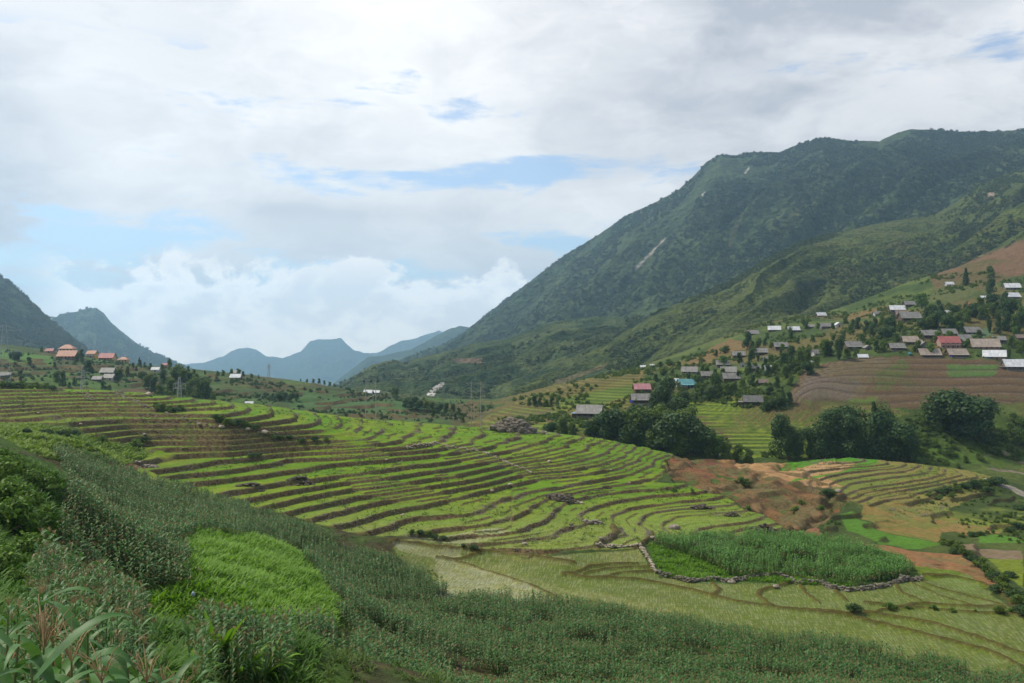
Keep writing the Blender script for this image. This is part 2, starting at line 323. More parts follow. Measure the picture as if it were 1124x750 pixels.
def bil(G, u0, du, v0, dv, U, V):
    a = np.clip((U - u0) / du, 0, G.shape[1] - 1.001); b = np.clip((V - v0) / dv, 0, G.shape[0] - 1.001)
    i = a.astype(int); j = b.astype(int); a = a - i; b = b - j
    return (G[j, i] * (1 - a) + G[j, i + 1] * a) * (1 - b) + (G[j + 1, i] * (1 - a) + G[j + 1, i + 1] * a) * b
# --- fine grid
pxs = np.arange(-150, 1280.1, 1.5)
Ys = np.concatenate([np.geomspace(3.7, 110, 230), np.arange(110.45, 460, .45), np.geomspace(461, 1400, 330)])
NR, NC = len(Ys), len(pxs)
PX, YY = np.meshgrid(pxs, Ys)
ZS = bil(CZ, cu[0], cu[1] - cu[0], cv[0], cv[1] - cv[0], PX / SU, SV * np.log(YY))
XX = (PX - CX) / F * YY
ROW0 = HOR - ZS * F / YY
# visible first hit of smooth terrain is used to know what the eye sees; masks are in world space along the sheet
near = YY < 402; far = ~near
def zone(poly, lo=0, hi=1e9, wob=1.5):
    q = inpoly(PX + wobx * wob, ROW0 + woby * wob * .6, poly) & (YY >= lo) & (YY <= hi); return q
wobx = (fbm(XX / 9, YY / 9, 5, 3) - .5) * 6; woby = (fbm(XX / 9, YY / 9, 15, 3) - .5) * 5
T_main = [(-150, 420), (0, 422), (130, 430), (300, 447), (460, 462), (560, 470), (650, 472), (700, 486), (738, 497), (732, 512), (722, 528), (770, 532), (800, 548), (845, 570), (860, 580), (800, 600), (712, 592), (705, 604), (640, 604), (580, 612),
          (505, 600), (455, 590), (415, 588), (380, 584), (340, 572), (300, 562), (250, 552), (190, 538), (160, 528), (130, 515), (160, 505), (155, 488), (110, 482), (75, 465), (-150, 463)]
T_right = [(868, 512), (905, 503), (1030, 508), (1100, 514), (1100, 528), (1020, 570), (985, 568), (960, 556), (930, 548), (892, 540), (872, 520)]
T_farA = [(500, 470), (540, 455), (620, 418), (700, 405), (712, 440), (700, 482), (560, 480)]
T_farB = [(755, 440), (830, 430), (860, 448), (960, 440), (1000, 455), (900, 470), (890, 505), (790, 500)]
T_brown = [(865, 440), (880, 405), (930, 394), (990, 391), (1124, 398), (1280, 405), (1280, 445), (1124, 442), (1000, 448), (880, 452)]
T_left = [(-150, 395), (60, 395), (250, 415), (420, 432), (540, 440), (540, 475), (100, 440), (-150, 430)]
mN = np.where(zone(T_main, 0, 400) | zone(T_right, 0, 400), 1., 0.)
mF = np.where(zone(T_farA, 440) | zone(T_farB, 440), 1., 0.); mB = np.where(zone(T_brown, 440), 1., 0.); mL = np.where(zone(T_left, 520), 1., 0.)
KAP = k_of_z(ZS) + (fbm(XX / 16, YY / 11, 21, 3) - .5) * .50 + (fbm(XX / 4.5, YY / 4, 22, 2) - .5) * .16
def quant(kap, zf, wm, zstep_w, strength, half=0.):
    """terrace: flat treads, steep risers, a little raised lip along the outer edge"""
    gy = np.gradient(kap, axis=0) / np.gradient(YY, axis=0); gx = np.gradient(kap, axis=1) / np.maximum(np.gradient(XX, axis=1), 1e-3)
    g = np.sqrt(gx ** 2 + gy ** 2)
    n = np.floor(kap + .5); f = kap - n                      # riser is centred on f = 0
    wd = np.clip(zstep_w * g * (.6 + .9 * fbm(XX / 7, YY / 7, 161, 2)), .05, .30)
    wd = wd * strength + .5 * (1 - strength)
    s = sstep(f, -wd, wd)
    n2 = np.floor(kap); f2 = kap - n2 - .5; s2 = sstep(f2, -wd * .7, wd * .7)
    z = zf((n - .5 + s) * (1 - half) + (n2 + s2) * half)
    lip = np.exp(-((f + wd * 1.35) / (wd * .45)) ** 2) * .16 * strength
    return z + lip, g
stN = np.clip(sstep(fbm(XX / 26, YY / 20, 31, 2) + .2 * (KAP > 22.5) + .1 * (PX < 340), .22, .34), .0, 1.)
HALF = .42 * sstep(PX, 320, 390) * sstep(fbm(XX / 30, YY / 16, 171, 3) + .10 * (ROW0 < 505), .50, .54)
zq, gk = quant(KAP, z_of_k, 1, .34, stN, HALF)
Z = ZS * (1 - mN) + zq * mN
for mm, st, seed in ((mF, 1.35, 41), (mB, 1.1, 51), (mL, 2.6, 61)):
    kp = -ZS / st + (fbm(XX / 30, YY / 30, seed, 3) - .5) * (.5 if st > 1.2 and st < 2 else (.12 if st < 1.2 else 2.4))
    sN = sstep(fbm(XX / 40, YY / 30, seed + 3, 2), .38, .52) * (.0 if st > 9 else 1)
    q, _ = quant(kp, lambda k, s_=st: -k * s_ + 0, 1, .8, sN)
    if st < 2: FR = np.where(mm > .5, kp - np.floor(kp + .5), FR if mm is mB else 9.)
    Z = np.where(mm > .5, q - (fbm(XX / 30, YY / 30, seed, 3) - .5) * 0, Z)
TERR = np.maximum(np.maximum(mN, mF), np.maximum(mB, mL))
# rough ground elsewhere
rough = (fbm(XX / 7, YY / 7, 71, 4) - .5) * np.clip(YY / 260, .08, 1.) * 1.7
ero = zone([(738, 499), (780, 503), (868, 510), (900, 528), (935, 548), (905, 575), (868, 590), (855, 575), (800, 546), (745, 530), (726, 514)], 0, 395)
gul = np.abs(fbm(XX / 14 + YY / 40, YY / 22, 81, 4) - .5) * 2
Z = Z + np.where(TERR > 0, (fbm(XX / 2, YY / 2, 72, 2) - .5) * .12, rough) * np.where(YY > 100, 1, .5)
KE = -ZS / 1.9 + (fbm(XX / 20, YY / 20, 85, 3) - .5) * 1.5; fe = KE - np.floor(KE + .5)
Z = Z + np.where(ero, -(1 - sstep(gul, 0, .35)) * 2.6 - (sstep(fe, -.10, .10) - .5) * 1.75 + fe * 1.75, 0)
T_lr = [(925, 560), (1000, 552), (1040, 530), (1110, 545), (1124, 560), (1280, 560), (1280, 640), (1124, 640), (1090, 625), (1000, 620), (905, 592), (905, 572)]
mR = zone(T_lr, 0, 372); kr = -ZS / 1.5 + (fbm(XX / 22, YY / 22, 141, 3) - .5) * 1.2
Zr_, _ = quant(kr, lambda k: -k * 1.5, 1, .5, sstep(fbm(XX / 20, YY / 16, 142, 2), .28, .4)); Z = np.where(mR, Zr_ + (fbm(XX / 22, YY / 22, 141, 3) - .5) * 1.2 * 1.5, Z)
TERR = np.where(mR, .6, TERR); TERR = np.where(ero, .7, TERR)
# lower paddies are flat in steps of 0.5 m
T_low = [(440, 592), (500, 596), (580, 613), (700, 604), (724, 636), (860, 640), (1000, 640), (1060, 630), (1124, 680), (1280, 690), (1280, 770), (1124, 756), (1000, 730), (800, 696), (700, 682), (600, 662), (500, 655), (455, 640), (430, 600)]
lowm = zone(T_low, 0, 260)
kl = -ZS / .55; nl_ = np.floor(kl + .5); fl = kl - nl_
Z = np.where(lowm, ZS + (fbm(XX / 2, YY / 2, 72, 2) - .5) * .1, Z)

# --- grid look-ups
YLOG = np.log(Ys)
def surf(px, Y):
    b = np.interp(np.log(Y), YLOG, np.arange(NR)); a = (px - pxs[0]) / 1.5
    a = np.clip(a, 0, NC - 1.001); b = np.clip(b, 0, NR - 1.001); i = a.astype(int) if hasattr(a, 'astype') else int(a); j = b.astype(int) if hasattr(b, 'astype') else int(b)
    a = a - i; b = b - j
    return (Z[j, i] * (1 - a) + Z[j, i + 1] * a) * (1 - b) + (Z[j + 1, i] * (1 - a) + Z[j + 1, i + 1] * a) * b
def gz(x, y): return float(surf(np.float64(x / y * F + CX), np.float64(y)))
def hit(px, row, ymin=0):
    """world point on the sheet that the photo shows at this pixel"""
    i = int(np.clip(round((px - pxs[0]) / 1.5), 0, NC - 1)); r = HOR - Z[:, i] * F / Ys
    ok = (r <= row) & (Ys >= ymin); j = int(np.argmax(ok)) if ok.any() else int(np.argmin(np.where(Ys >= ymin, r, 1e9)))
    Y = Ys[j]
    return ((px - CX) / F * Y, Y, float(Z[j, i]))
# --- small earth bunds stamped on the flat paddies
def dist_poly(poly_w, wdt):
    x0 = min(p[0] for p in poly_w) - 4; x1 = max(p[0] for p in poly_w) + 4; y0 = min(p[1] for p in poly_w) - 4; y1 = max(p[1] for p in poly_w) + 4
    jj = np.where((Ys > y0) & (Ys < y1))[0]
    if not len(jj): return None
    sl = slice(jj[0], jj[-1] + 1); X = XX[sl]; Y = YY[sl]; dd = np.full(X.shape, 99.)
    for (a, b), (c, e) in zip(poly_w[:-1], poly_w[1:]):
        L2 = (c - a) ** 2 + (e - b) ** 2 + 1e-9; tt = np.clip(((X - a) * (c - a) + (Y - b) * (e - b)) / L2, 0, 1)
        dd = np.minimum(dd, np.hypot(X - a - tt * (c - a), Y - b - tt * (e - b)))
    return sl, dd
BUND = np.zeros(Z.shape); ROCKY = np.zeros(Z.shape)
def bund(pix, h=.3, wdt=.5, stone=0.):
    wdt = wdt * 1.35; P = [hit(a, b)[:2] for a, b in dens(pix, 10)]
    P = [(x + (rnd.random() - .5) * .3, y + (rnd.random() - .5) * .5) for x, y in P]
    r = dist_poly(P, wdt)
    if r is None: return
    sl, dd = r; dd = dd + (fbm(XX[sl] / 1.5, YY[sl] / 1.5, 181, 2) - .5) * .5; g = 1 - sstep(dd, wdt * .35, wdt * .95)
    Z[sl] += g * h * 1.2 * (1 - BUND[sl] * .6); BUND[sl] = np.maximum(BUND[sl], g); ROCKY[sl] = np.maximum(ROCKY[sl], g * stone)
BUNDS = [([(430, 594), (470, 600), (510, 604), (540, 606), (575, 610), (602, 614), (629, 618)], .45, .7), ([(618, 631), (640, 635), (700, 637), (759, 649), (810, 662), (857, 669), (920, 673), (940, 680), (1000, 694), (1070, 712), (1095, 720), (1121, 734)], .5, .75),
         ([(480, 612), (505, 618), (520, 623), (540, 630), (581, 642), (612, 657)], .35, .5), ([(486, 612), (508, 614), (530, 606)], .3, .6), ([(950, 674), (1020, 684), (1070, 700), (1124, 720), (1200, 750)], .45, .7), ([(900, 674), (950, 673), (986, 669), (1004, 668), (1060, 673), (1124, 676), (1250, 682)], .4, .6),
         ([(618, 630), (640, 627), (648, 622), (700, 620)], .45, .6), ([(640, 631), (665, 625), (712, 623)], .4, .5), ([(655, 634), (690, 629), (716, 628)], .4, .5),
         ([(782, 642), (790, 648), (782, 655)], .4, .6), ([(866, 640), (858, 644), (834, 650), (832, 655), (846, 664)], .5, .6), ([(878, 643), (884, 652), (900, 663)], .4, .5), ([(914, 645), (920, 652), (929, 660)], .4, .5), ([(982, 642), (990, 652), (1010, 660)], .4, .5),
         ([(1000, 635), (1030, 647), (1070, 657), (1100, 665)], .4, .5), ([(1000, 640), (1035, 656), (1075, 667)], .3, .4), ([(1014, 632), (1050, 634), (1080, 642), (1103, 655), (1116, 668)], .5, .8), ([(655, 601), (668, 593), (676, 585), (672, 578)], .7, .9, 1.), ([(700, 601), (712, 592), (716, 585)], .5, .6),
         ([(950, 663), (975, 666), (1010, 664), (1060, 667), (1100, 668)], .5, .7)]
for b in BUNDS: bund(*b)

# ---------------------------------------------------------------- colours of the ground, painted by what grows there
ROW = HOR - Z * F / YY
ROWZ = ROW0
col = np.zeros(Z.shape + (3,)); wet = np.zeros(Z.shape); terr = TERR.copy(); rice = np.zeros(Z.shape)
def put(m, c): col[m] = c
def blend(m, c, a):
    col[m] = col[m] * (1 - a[m][:, None]) + np.array(c) * a[m][:, None]
n1 = fbm(XX / 25, YY / 25, 91, 4); n2 = fbm(XX / 4, YY / 4, 92, 4); n3 = fbm(XX / 90, YY / 90, 93, 3)
col[:] = (.045, .070, .016)
blend(n1 > 0, (.085, .11, .025), sstep(n1, .4, .7)); blend(n2 > 0, (.03, .05, .012), sstep(n2, .5, .75) * .6)
# left hillside
lh = (YY > 480) & (PX + wobx * 25 < 545)
put(lh, (.060, .090, .028)); blend(lh, (.10, .075, .035), sstep(fbm(XX / 45, YY / 60, 95, 4), .48, .62) * .75); blend(lh, (.085, .16, .03), sstep(fbm(XX / 60, YY / 90, 96, 4), .5, .66) * .7)
blend(lh, (.03, .055, .016), sstep(n2, .5, .7) * .6)
blend(zone([(0, 385), (60, 392), (60, 400), (-150, 395), (-150, 370)], 480), (.09, .19, .035), np.full(Z.shape, .8))
blend(zone([(135, 425), (165, 425), (180, 440), (130, 432)], 480), (.13, .08, .05), np.full(Z.shape, .8))
blend(zone([(300, 430), (440, 440), (500, 452), (420, 460), (320, 448)], 480), (.06, .13, .035), np.full(Z.shape, .6))
# far side
fs = (YY > 415) & (PX + wobx * 25 >= 545)
put(fs, (.050, .080, .018)); blend(fs, (.10, .13, .03), sstep(n1, .42, .65) * .8); blend(fs, (.13, .10, .035), sstep(n3, .5, .62) * .8)
fA = zone(T_farA, 430); put(fA, (.14, .19, .03)); blend(fA, (.17, .13, .04), sstep(fbm(XX / 60, YY / 20, 101, 3), .45, .6)); blend(fA, (.08, .13, .02), sstep(n1, .5, .65))
blend(zone([(620, 420), (705, 405), (705, 420), (640, 432), (590, 432)], 480), (.17, .115, .04), np.full(Z.shape, .85))
blend(zone([(560, 455), (612, 448), (590, 462), (560, 470)], 430), (.13, .10, .07), np.full(Z.shape, .7))
fB = zone(T_farB, 430); put(fB, (.10, .15, .022)); blend(fB, (.22, .27, .03), sstep(np.sin(ZS * 3.3 + n1 * 4), .2, .9) * .8)
bp = zone(T_brown, 430); put(bp, (.125, .075, .042))
put(zone([(865, 436), (885, 408), (930, 394), (985, 392), (960, 412), (945, 438)], 430), (.15, .115, .065)); put(zone([(875, 437), (965, 438), (960, 444), (878, 444)], 430), (.11, .2, .03)); put(zone([(868, 440), (890, 412), (945, 416), (935, 438)], 430), (.15, .12, .10))
blend(zone([(960, 410), (990, 394), (1000, 400), (975, 430), (960, 428)], 430), (.07, .12, .02), np.full(Z.shape, .85))
put(zone([(1040, 400), (1095, 401), (1090, 413), (1040, 412)], 430), (.07, .17, .03))
blend(bp, (.06, .09, .02), sstep(n1, .62, .8)); blend(bp & (YY < 476), (.085, .12, .028), np.full(Z.shape, .8))
put(zone([(935, 344), (980, 335), (1000, 342), (930, 352)], 500), (.16, .11, .04)); brf = zone([(1020, 305), (1040, 292), (1124, 262), (1280, 220), (1280, 320), (1124, 300), (1080, 318), (1030, 325)], 640)
put(brf, (.150, .090, .048)); blend(brf, (.10, .085, .03), sstep(fbm(XX / 50, YY / 80, 103, 3), .5, .62)); put(zone([(1024, 318), (1075, 312), (1060, 330), (1018, 332)], 560), (.09, .10, .03))
blend(zone([(740, 405), (800, 372), (830, 378), (760, 402)], 520), (.17, .11, .045), np.full(Z.shape, .9)); blend(zone([(600, 402), (640, 400), (700, 398), (650, 412)], 520), (.15, .12, .05), np.full(Z.shape, .8))
blend(zone([(805, 338), (845, 345), (850, 356), (805, 352)], 520), (.16, .11, .05), np.full(Z.shape, .8)); put(zone([(1055, 368), (1085, 360), (1090, 368), (1065, 374)], 540), (.09, .14, .07))
blend(zone([(1000, 470), (1124, 460), (1280, 460), (1280, 520), (1100, 512), (990, 505)], 415), (.07, .12, .018), sstep(n2, .3, .6) * .8)
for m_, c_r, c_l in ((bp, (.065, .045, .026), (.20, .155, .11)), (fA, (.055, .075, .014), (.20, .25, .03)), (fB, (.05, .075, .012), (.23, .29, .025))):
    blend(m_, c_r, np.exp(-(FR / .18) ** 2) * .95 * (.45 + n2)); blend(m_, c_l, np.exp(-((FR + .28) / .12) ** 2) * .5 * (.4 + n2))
# the stream at the right edge
for poly, c in (([(1084, 516), (1124, 521), (1124, 518), (1088, 514)], (.18, .155, .11)), ([(1086, 528), (1110, 533), (1124, 540), (1124, 547), (1108, 538), (1084, 531)], (.27, .24, .20)), ([(1072, 505), (1095, 498), (1124, 510), (1124, 507), (1100, 495)], (.20, .17, .10))): put(zone(poly, 340, 460, .5), c)
# terraces
tm = (mN > 0)
lev = np.floor(KAP + .5) ; hsh = _h(lev.astype(np.int64), (np.floor(fbm(XX / 70, YY / 70, 111, 2) * 5)).astype(np.int64), 5)
base = np.array((.098, .212, .007)); put(tm, base)
blend(tm, (.165, .235, .012), np.clip(hsh, 0, 1) * .9); blend(tm, (.075, .165, .010), sstep(fbm(XX / 30, YY / 22, 112, 3), .45, .65) * .6)
blend(tm, (.155, .195, .024), sstep(ROWZ, 520, 600) * .75); blend(tm, (.15, .15, .028), sstep(fbm(XX / 9, YY / 6, 113, 4), .55, .75) * .4)
left = tm & (PX < 330); blend(left, (.135, .155, .020), sstep(-PX, -330, -60) * sstep(ROWZ, 436, 456) * .6)
rt = zone(T_right, 0, 400); put(rt, (.145, .175, .030)); blend(rt, (.20, .165, .045), sstep(hsh, .55, .6) * .8)
# terrace outer edges: weedy, brownish lip
fk = KAP - np.floor(KAP + .5); lipm = tm & (fk > -.24) & (fk < 0); blend(lipm, (.10, .085, .03), sstep(fk, -.24, -.1) * .65 * sstep(n2, .3, .6))
# lower paddies
put(lowm, (.092, .125, .014)); blend(lowm, (.145, .160, .034), sstep(fbm(XX / 14, YY / 20, 121, 3), .42, .62)); hl = _h(nl_.astype(np.int64), (np.floor(PX / 90 + (nl_ % 3))).astype(np.int64), 8); blend(lowm, (.14, .14, .035), sstep(hl, .45, 1.) * .6); blend(lowm & (PX > 660), (.098, .132, .016), sstep(PX, 660, 860) * .85)
wet[lowm] = .5; rice[lowm] = 1; wet[tm] = .35 * sstep(ROWZ, 530, 600)[tm] + .02; rice[tm] = sstep(ROWZ, 530, 600)[tm]
for poly in ([(425, 592), (470, 598), (508, 603), (505, 612), (480, 613), (440, 605)], [(478, 612), (508, 616), (540, 630), (581, 643), (610, 658), (560, 668), (480, 655)], [(440, 589), (480, 590), (545, 580), (560, 584), (520, 598), (470, 596)]): q = zone(poly, 0, 260); blend(q, (.25, .25, .10), np.full(Z.shape, .7)); wet[q] = 1.
# eroded red slope, dry straw terraces
put(ero, (.185, .098, .042)); blend(ero, (.125, .105, .042), sstep(fbm(XX / 10, YY / 10, 131, 4), .42, .58)); blend(ero, (.19, .075, .038), sstep(fbm(XX / 12, YY / 16, 132, 4), .55, .66)); blend(ero, (.06, .10, .02), sstep(fbm(XX / 8, YY / 8, 133, 4), .6, .7))
blend(ero, (.075, .040, .020), np.exp(-(fe / .16) ** 2) * .75); blend(ero, (.17, .135, .06), np.exp(-((fe + .26) / .10) ** 2) * .5)
put(zone([(775, 500), (850, 506), (900, 520), (925, 535), (885, 533), (840, 520), (800, 508)], 0, 398, .6), (.34, .20, .09))
put(zone([(865, 519), (905, 506), (942, 508), (920, 518), (890, 523)], 0, 398, .5), (.38, .24, .11))
for p_ in ([(850, 511), (905, 503), (930, 502), (965, 506), (950, 516), (900, 525), (868, 530), (870, 526), (920, 520), (945, 509), (910, 506), (870, 515)],): put(zone(p_, 0, 398, .4), (.075, .21, .012))
g_ = [(922, 566), (935, 562), (945, 572), (975, 585), (1015, 594), (1035, 598), (1010, 602), (965, 598), (930, 582)]; put(zone(g_, 0, 330, .6), (.075, .170, .018))
q = zone([(950, 552), (1022, 556), (1035, 580), (1030, 596), (975, 584), (945, 570)], 0, 330); put(q, (.22, .155, .045)); blend(q, (.12, .14, .03), sstep(n2, .4, .6) * .8)
q = zone([(1030, 565), (1060, 570), (1100, 580), (1090, 588), (1030, 584)], 0, 330); put(q, (.24, .15, .055)); blend(q, (.12, .14, .03), sstep(n2, .45, .6) * .7)
q = zone([(912, 590), (940, 596), (1000, 602), (1060, 612), (1100, 640), (1110, 655), (1080, 640), (1030, 625), (985, 620), (940, 604)], 0, 300); put(q, (.25, .125, .055)); blend(q, (.15, .12, .045), sstep(n2, .45, .65) * .8)
q = zone([(875, 574), (898, 580), (905, 590), (875, 588)], 0, 300); put(q, (.25, .12, .065)); q = zone([(1050, 598), (1124, 606), (1124, 618), (1060, 606)], 0, 300); put(q, (.19, .14, .085)); q = zone([(1075, 588), (1124, 592), (1124, 598), (1075, 594)], 0, 320); put(q, (.08, .18, .02))
q = zone([(1085, 612), (1124, 616), (1124, 645), (1105, 635)], 0, 300); put(q, (.15, .19, .02)); put(zone([(998, 620), (1050, 628), (1090, 645), (1060, 648), (1010, 632)], 0, 250), (.12, .17, .02))
q = zone([(1000, 545), (1124, 530), (1124, 580), (1080, 580), (1030, 570)], 0, 372); blend(q, (.15, .18, .03), sstep(n1, .4, .55))
# corn ground and weed slopes
cg = (YY < 260) & ~tm & ~lowm & (PX < 620) & (ROWZ > 470) | ((YY < 185) & ~lowm); put(cg & ~ero, (.060, .052, .022)); blend(cg, (.05, .075, .018), sstep(n2, .4, .6))
W_patch = [(190, 560), (290, 575), (345, 590), (372, 650), (380, 700), (390, 760), (170, 760), (150, 660), (130, 620), (170, 590)]
W_bank = [(-150, 480), (30, 500), (62, 510), (72, 560), (52, 620), (42, 690), (20, 760), (-150, 760)]
W_veg = [(-150, 458), (0, 460), (75, 464), (110, 482), (155, 486), (160, 503), (128, 514), (60, 504), (0, 488), (-150, 486)]
for w_ in (W_patch, W_bank, W_veg, [(708, 598), (722, 596), (760, 588), (860, 586), (950, 598), (995, 610), (1012, 634), (960, 646), (900, 642), (810, 640), (759, 640), (728, 634), (714, 612)]): q = zone(w_, 0, 262); put(q, (.045, .085, .012))
q = zone([(95, 506), (128, 508), (165, 513), (130, 522)], 150, 262); put(q, (.115, .06, .03))
n4 = fbm(XX / 1.6, YY / 2.2, 151, 3); nat = (TERR == 0) & ~lowm; col *= (.86 + .28 * n2)[..., None] * np.where(nat, .62 + .76 * n4, .86 + .28 * n4)[..., None]
b_ = BUND[..., None]; col = col * (1 - b_ * .95) + np.array((.085, .066, .018)) * b_ * .95; wet *= (1 - BUND); rice *= (1 - BUND)
V = np.stack([XX, YY, Z], -1).reshape(-1, 3)
rgba = np.concatenate([np.clip(col, 0, 1), np.ones(Z.shape + (1,))], -1).reshape(-1, 4)
me = mesh_np('ground', V, gridquads(NR, NC), [], True, {'Col': ('FLOAT_COLOR', rgba), 'wet': ('FLOAT', wet), 'terr': ('FLOAT', np.maximum(terr, 0)), 'rice': ('FLOAT', rice), 'rocky': ('FLOAT', ROCKY)})
m, t = mat('ground')
A = lambda nm: t.n('ShaderNodeAttribute', attribute_name=nm)
pos = t.n('ShaderNodeNewGeometry'); P_ = pos.outputs['Position']
nz = t.n('ShaderNodeSeparateXYZ', {0: pos.outputs['True Normal']}).outputs[2]
f1 = t.noise(P_, 1.3, 5, .6); f2 = t.noise(P_, .22, 4, .6); f3 = t.noise(P_, 5., 3, .6)
c0 = A('Col').outputs['Color']
fu = t.m('MULTIPLY', t.ss(t.noise(t.xyz(t.m('MULTIPLY', t.n('ShaderNodeSeparateXYZ', {0: P_}).outputs[0], .5), t.m('MULTIPLY', t.n('ShaderNodeSeparateXYZ', {0: P_}).outputs[1], 1.6), 0.), 1., 3, .7), .62, .42), .38)
c0 = t.mix(1., c0, t.n('ShaderNodeCombineColor', {0: t.m('SUBTRACT', 1.12, fu), 1: t.m('SUBTRACT', 1.12, fu), 2: t.m('SUBTRACT', 1.12, fu)}).outputs[0], 'MULTIPLY')
c1 = t.mix(1., c0, t.n('ShaderNodeCombineColor', {0: t.m('ADD', .62, t.m('MULTIPLY', f1, .76)), 1: t.m('ADD', .68, t.m('MULTIPLY', f1, .64)), 2: t.m('ADD', .6, t.m('MULTIPLY', f2, .8))}).outputs[0], 'MULTIPLY')
# rice rows run away from the camera: thin tufts, water between with its sky reflection painted pale
spx = t.n('ShaderNodeSeparateXYZ', {0: P_})
rows = t.noise(t.xyz(t.m('ADD', t.m('MULTIPLY', spx.outputs[0], 3.6), t.m('MULTIPLY', spx.outputs[1], -.6)), t.m('MULTIPLY', spx.outputs[1], .30), 0.), 1., 3, .6)
rw = A('rice').outputs['Fac']
gap = t.m('MULTIPLY', t.ss(rows, .50, .62), rw)
c1 = t.mix(t.m('MULTIPLY', gap, .36), c1, (.28, .28, .13))
c1 = t.mix(t.m('MULTIPLY', t.m('MULTIPLY', t.ss(rows, .5, .38), rw), .45), c1, (.09, .13, .02))
# risers: bare soil, stones, moss
soil = t.mix(t.ss(f1, .35, .65), (.070, .049, .022), (.155, .112, .056))
vor = t.n('ShaderNodeTexVoronoi', {'Vector': P_, 'Scale': 1.6, 'Randomness': 1.})
stone = t.m('MULTIPLY', t.ss(vor.outputs['Distance'], .30, .22), t.ss(t.n('ShaderNodeSeparateColor', {0: vor.outputs['Color']}).outputs[0], .62, .68))
soil = t.mix(t.m('MULTIPLY', stone, t.ss(f2, .42, .58)), soil, (.24, .21, .17))
soil = t.mix(t.m('MULTIPLY', t.ss(f2, .48, .62), .55), soil, (.075, .095, .025))
steep = t.m('MULTIPLY', t.ss(nz, .93, .76), A('terr').outputs['Fac'])
c1 = t.mix(steep, c1, soil)
wetf = t.m('MULTIPLY', A('wet').outputs['Fac'], t.m('SUBTRACT', 1., steep))
wg = t.m('MULTIPLY', wetf, t.m('ADD', .25, t.m('MULTIPLY', t.ss(t.m('ADD', t.m('MULTIPLY', rows, .6), t.m('MULTIPLY', f2, .5)), .45, .68), .75)))
bmp = t.n('ShaderNodeBump', {'Height': t.m('ADD', t.m('MULTIPLY', f1, .5), t.m('MULTIPLY', f3, .25)), 'Strength': t.m('SUBTRACT', .9, t.m('MULTIPLY', wg, .6)), 'Distance': .45})
p = t.n('ShaderNodeBsdfPrincipled', {'Base Color': c1, 'Roughness': t.m('SUBTRACT', .95, t.m('MULTIPLY', wg, .62)), 'Specular IOR Level': t.m('ADD', .12, t.m('MULTIPLY', wg, .45)), 'Normal': bmp})
fin_mat(t, p); me.materials.append(m)
tag(link('ground', me), kind='structure')

# ================================================================ MOUNTAINS AND FAR HILLS
def lut(pts, x): return np.interp(x, [p[0] for p in pts], [p[1] for p in pts])
MTN = {}; DZ = {}
def mountain(name, skyl, yr, base, yb, step, nrow, spur, spur_dir, seed, mt, prof=1., jag=.8, crestn=3., colf=None, back=.35, edge=60.):
    px = np.arange(skyl[0][0], skyl[-1][0] + .01, step)
    tt = np.concatenate([np.linspace(0, 1, nrow), 1 + np.linspace(.03, 1, 14) * back])
    P, T = np.meshgrid(px, tt)
    sr = lut(skyl, P); br = lut(base, P); Yr = lut(yr, P); Yb = lut(yb, P)
    zr = (HOR - sr) / F * Yr; zb = (HOR - br) / F * Yb
    Tc = np.minimum(T, 1); Y = Yb + (Yr - Yb) * T; z = zb + (zr - zb) * Tc ** prof - np.maximum(T - 1, 0) * (Yr - Yb) * .55
    X = (P - CX) / F * Y
    a = R(spur_dir); u = X * math.cos(a) + Y * math.sin(a); v = -X * math.sin(a) + Y * math.cos(a)   # spurs run along u
    env = np.sin(np.clip(Tc, 0, 1) * math.pi) ** .6 * .95 + .02
    (w1, l1, a1), (w2, l2, a2), (w3, l3, a3) = spur
    wv = v + (fbm(u / (l1 * .5), v / (l1 * .5), seed + 9, 2) - .5) * w1 * 1.2
    def rid(x, y, s): return 1 - np.abs(fbm(x, y, s, 3, .45) * 2 - 1) * 2
    dz = rid(u / l1, wv / w1, seed) * a1 + rid(u / l2, wv / w2, seed + 1) * a2 + (fbm(u / l3, v / w3, seed + 2, 4) - .5) * 2 * a3
    ed = np.clip((P - px[0]) / edge, 0, 1)
    z = z + (dz - .5 * (a1 + a2)) * env * ed * sstep(1.02 - T, 0, .4) + (fbm(P / 5., P * 0 + seed, seed + 5, 3) - .5) * jag * Yr / F * np.exp(-((T - 1) * 6) ** 2)
    z = z + (fbm(X / crestn / 6, Y / crestn / 3, seed + 6, 3) - .5) * crestn * 1.1 * ed
    c = colf(P, T, X, Y, z, dz / (a1 + a2), HOR - z * F / Y)
    rgba = np.concatenate([np.clip(c, 0, 1), np.ones(P.shape + (1,))], -1).reshape(-1, 4)
    me = mesh_np(name, np.stack([X, Y, z], -1).reshape(-1, 3), gridquads(*P.shape), [mt], True, {'Col': ('FLOAT_COLOR', rgba)})
    tag(link(name, me), kind='structure')
    MTN[name] = (P, T, X, Y, z, c); DZ[name] = dz / (a1 + a2)
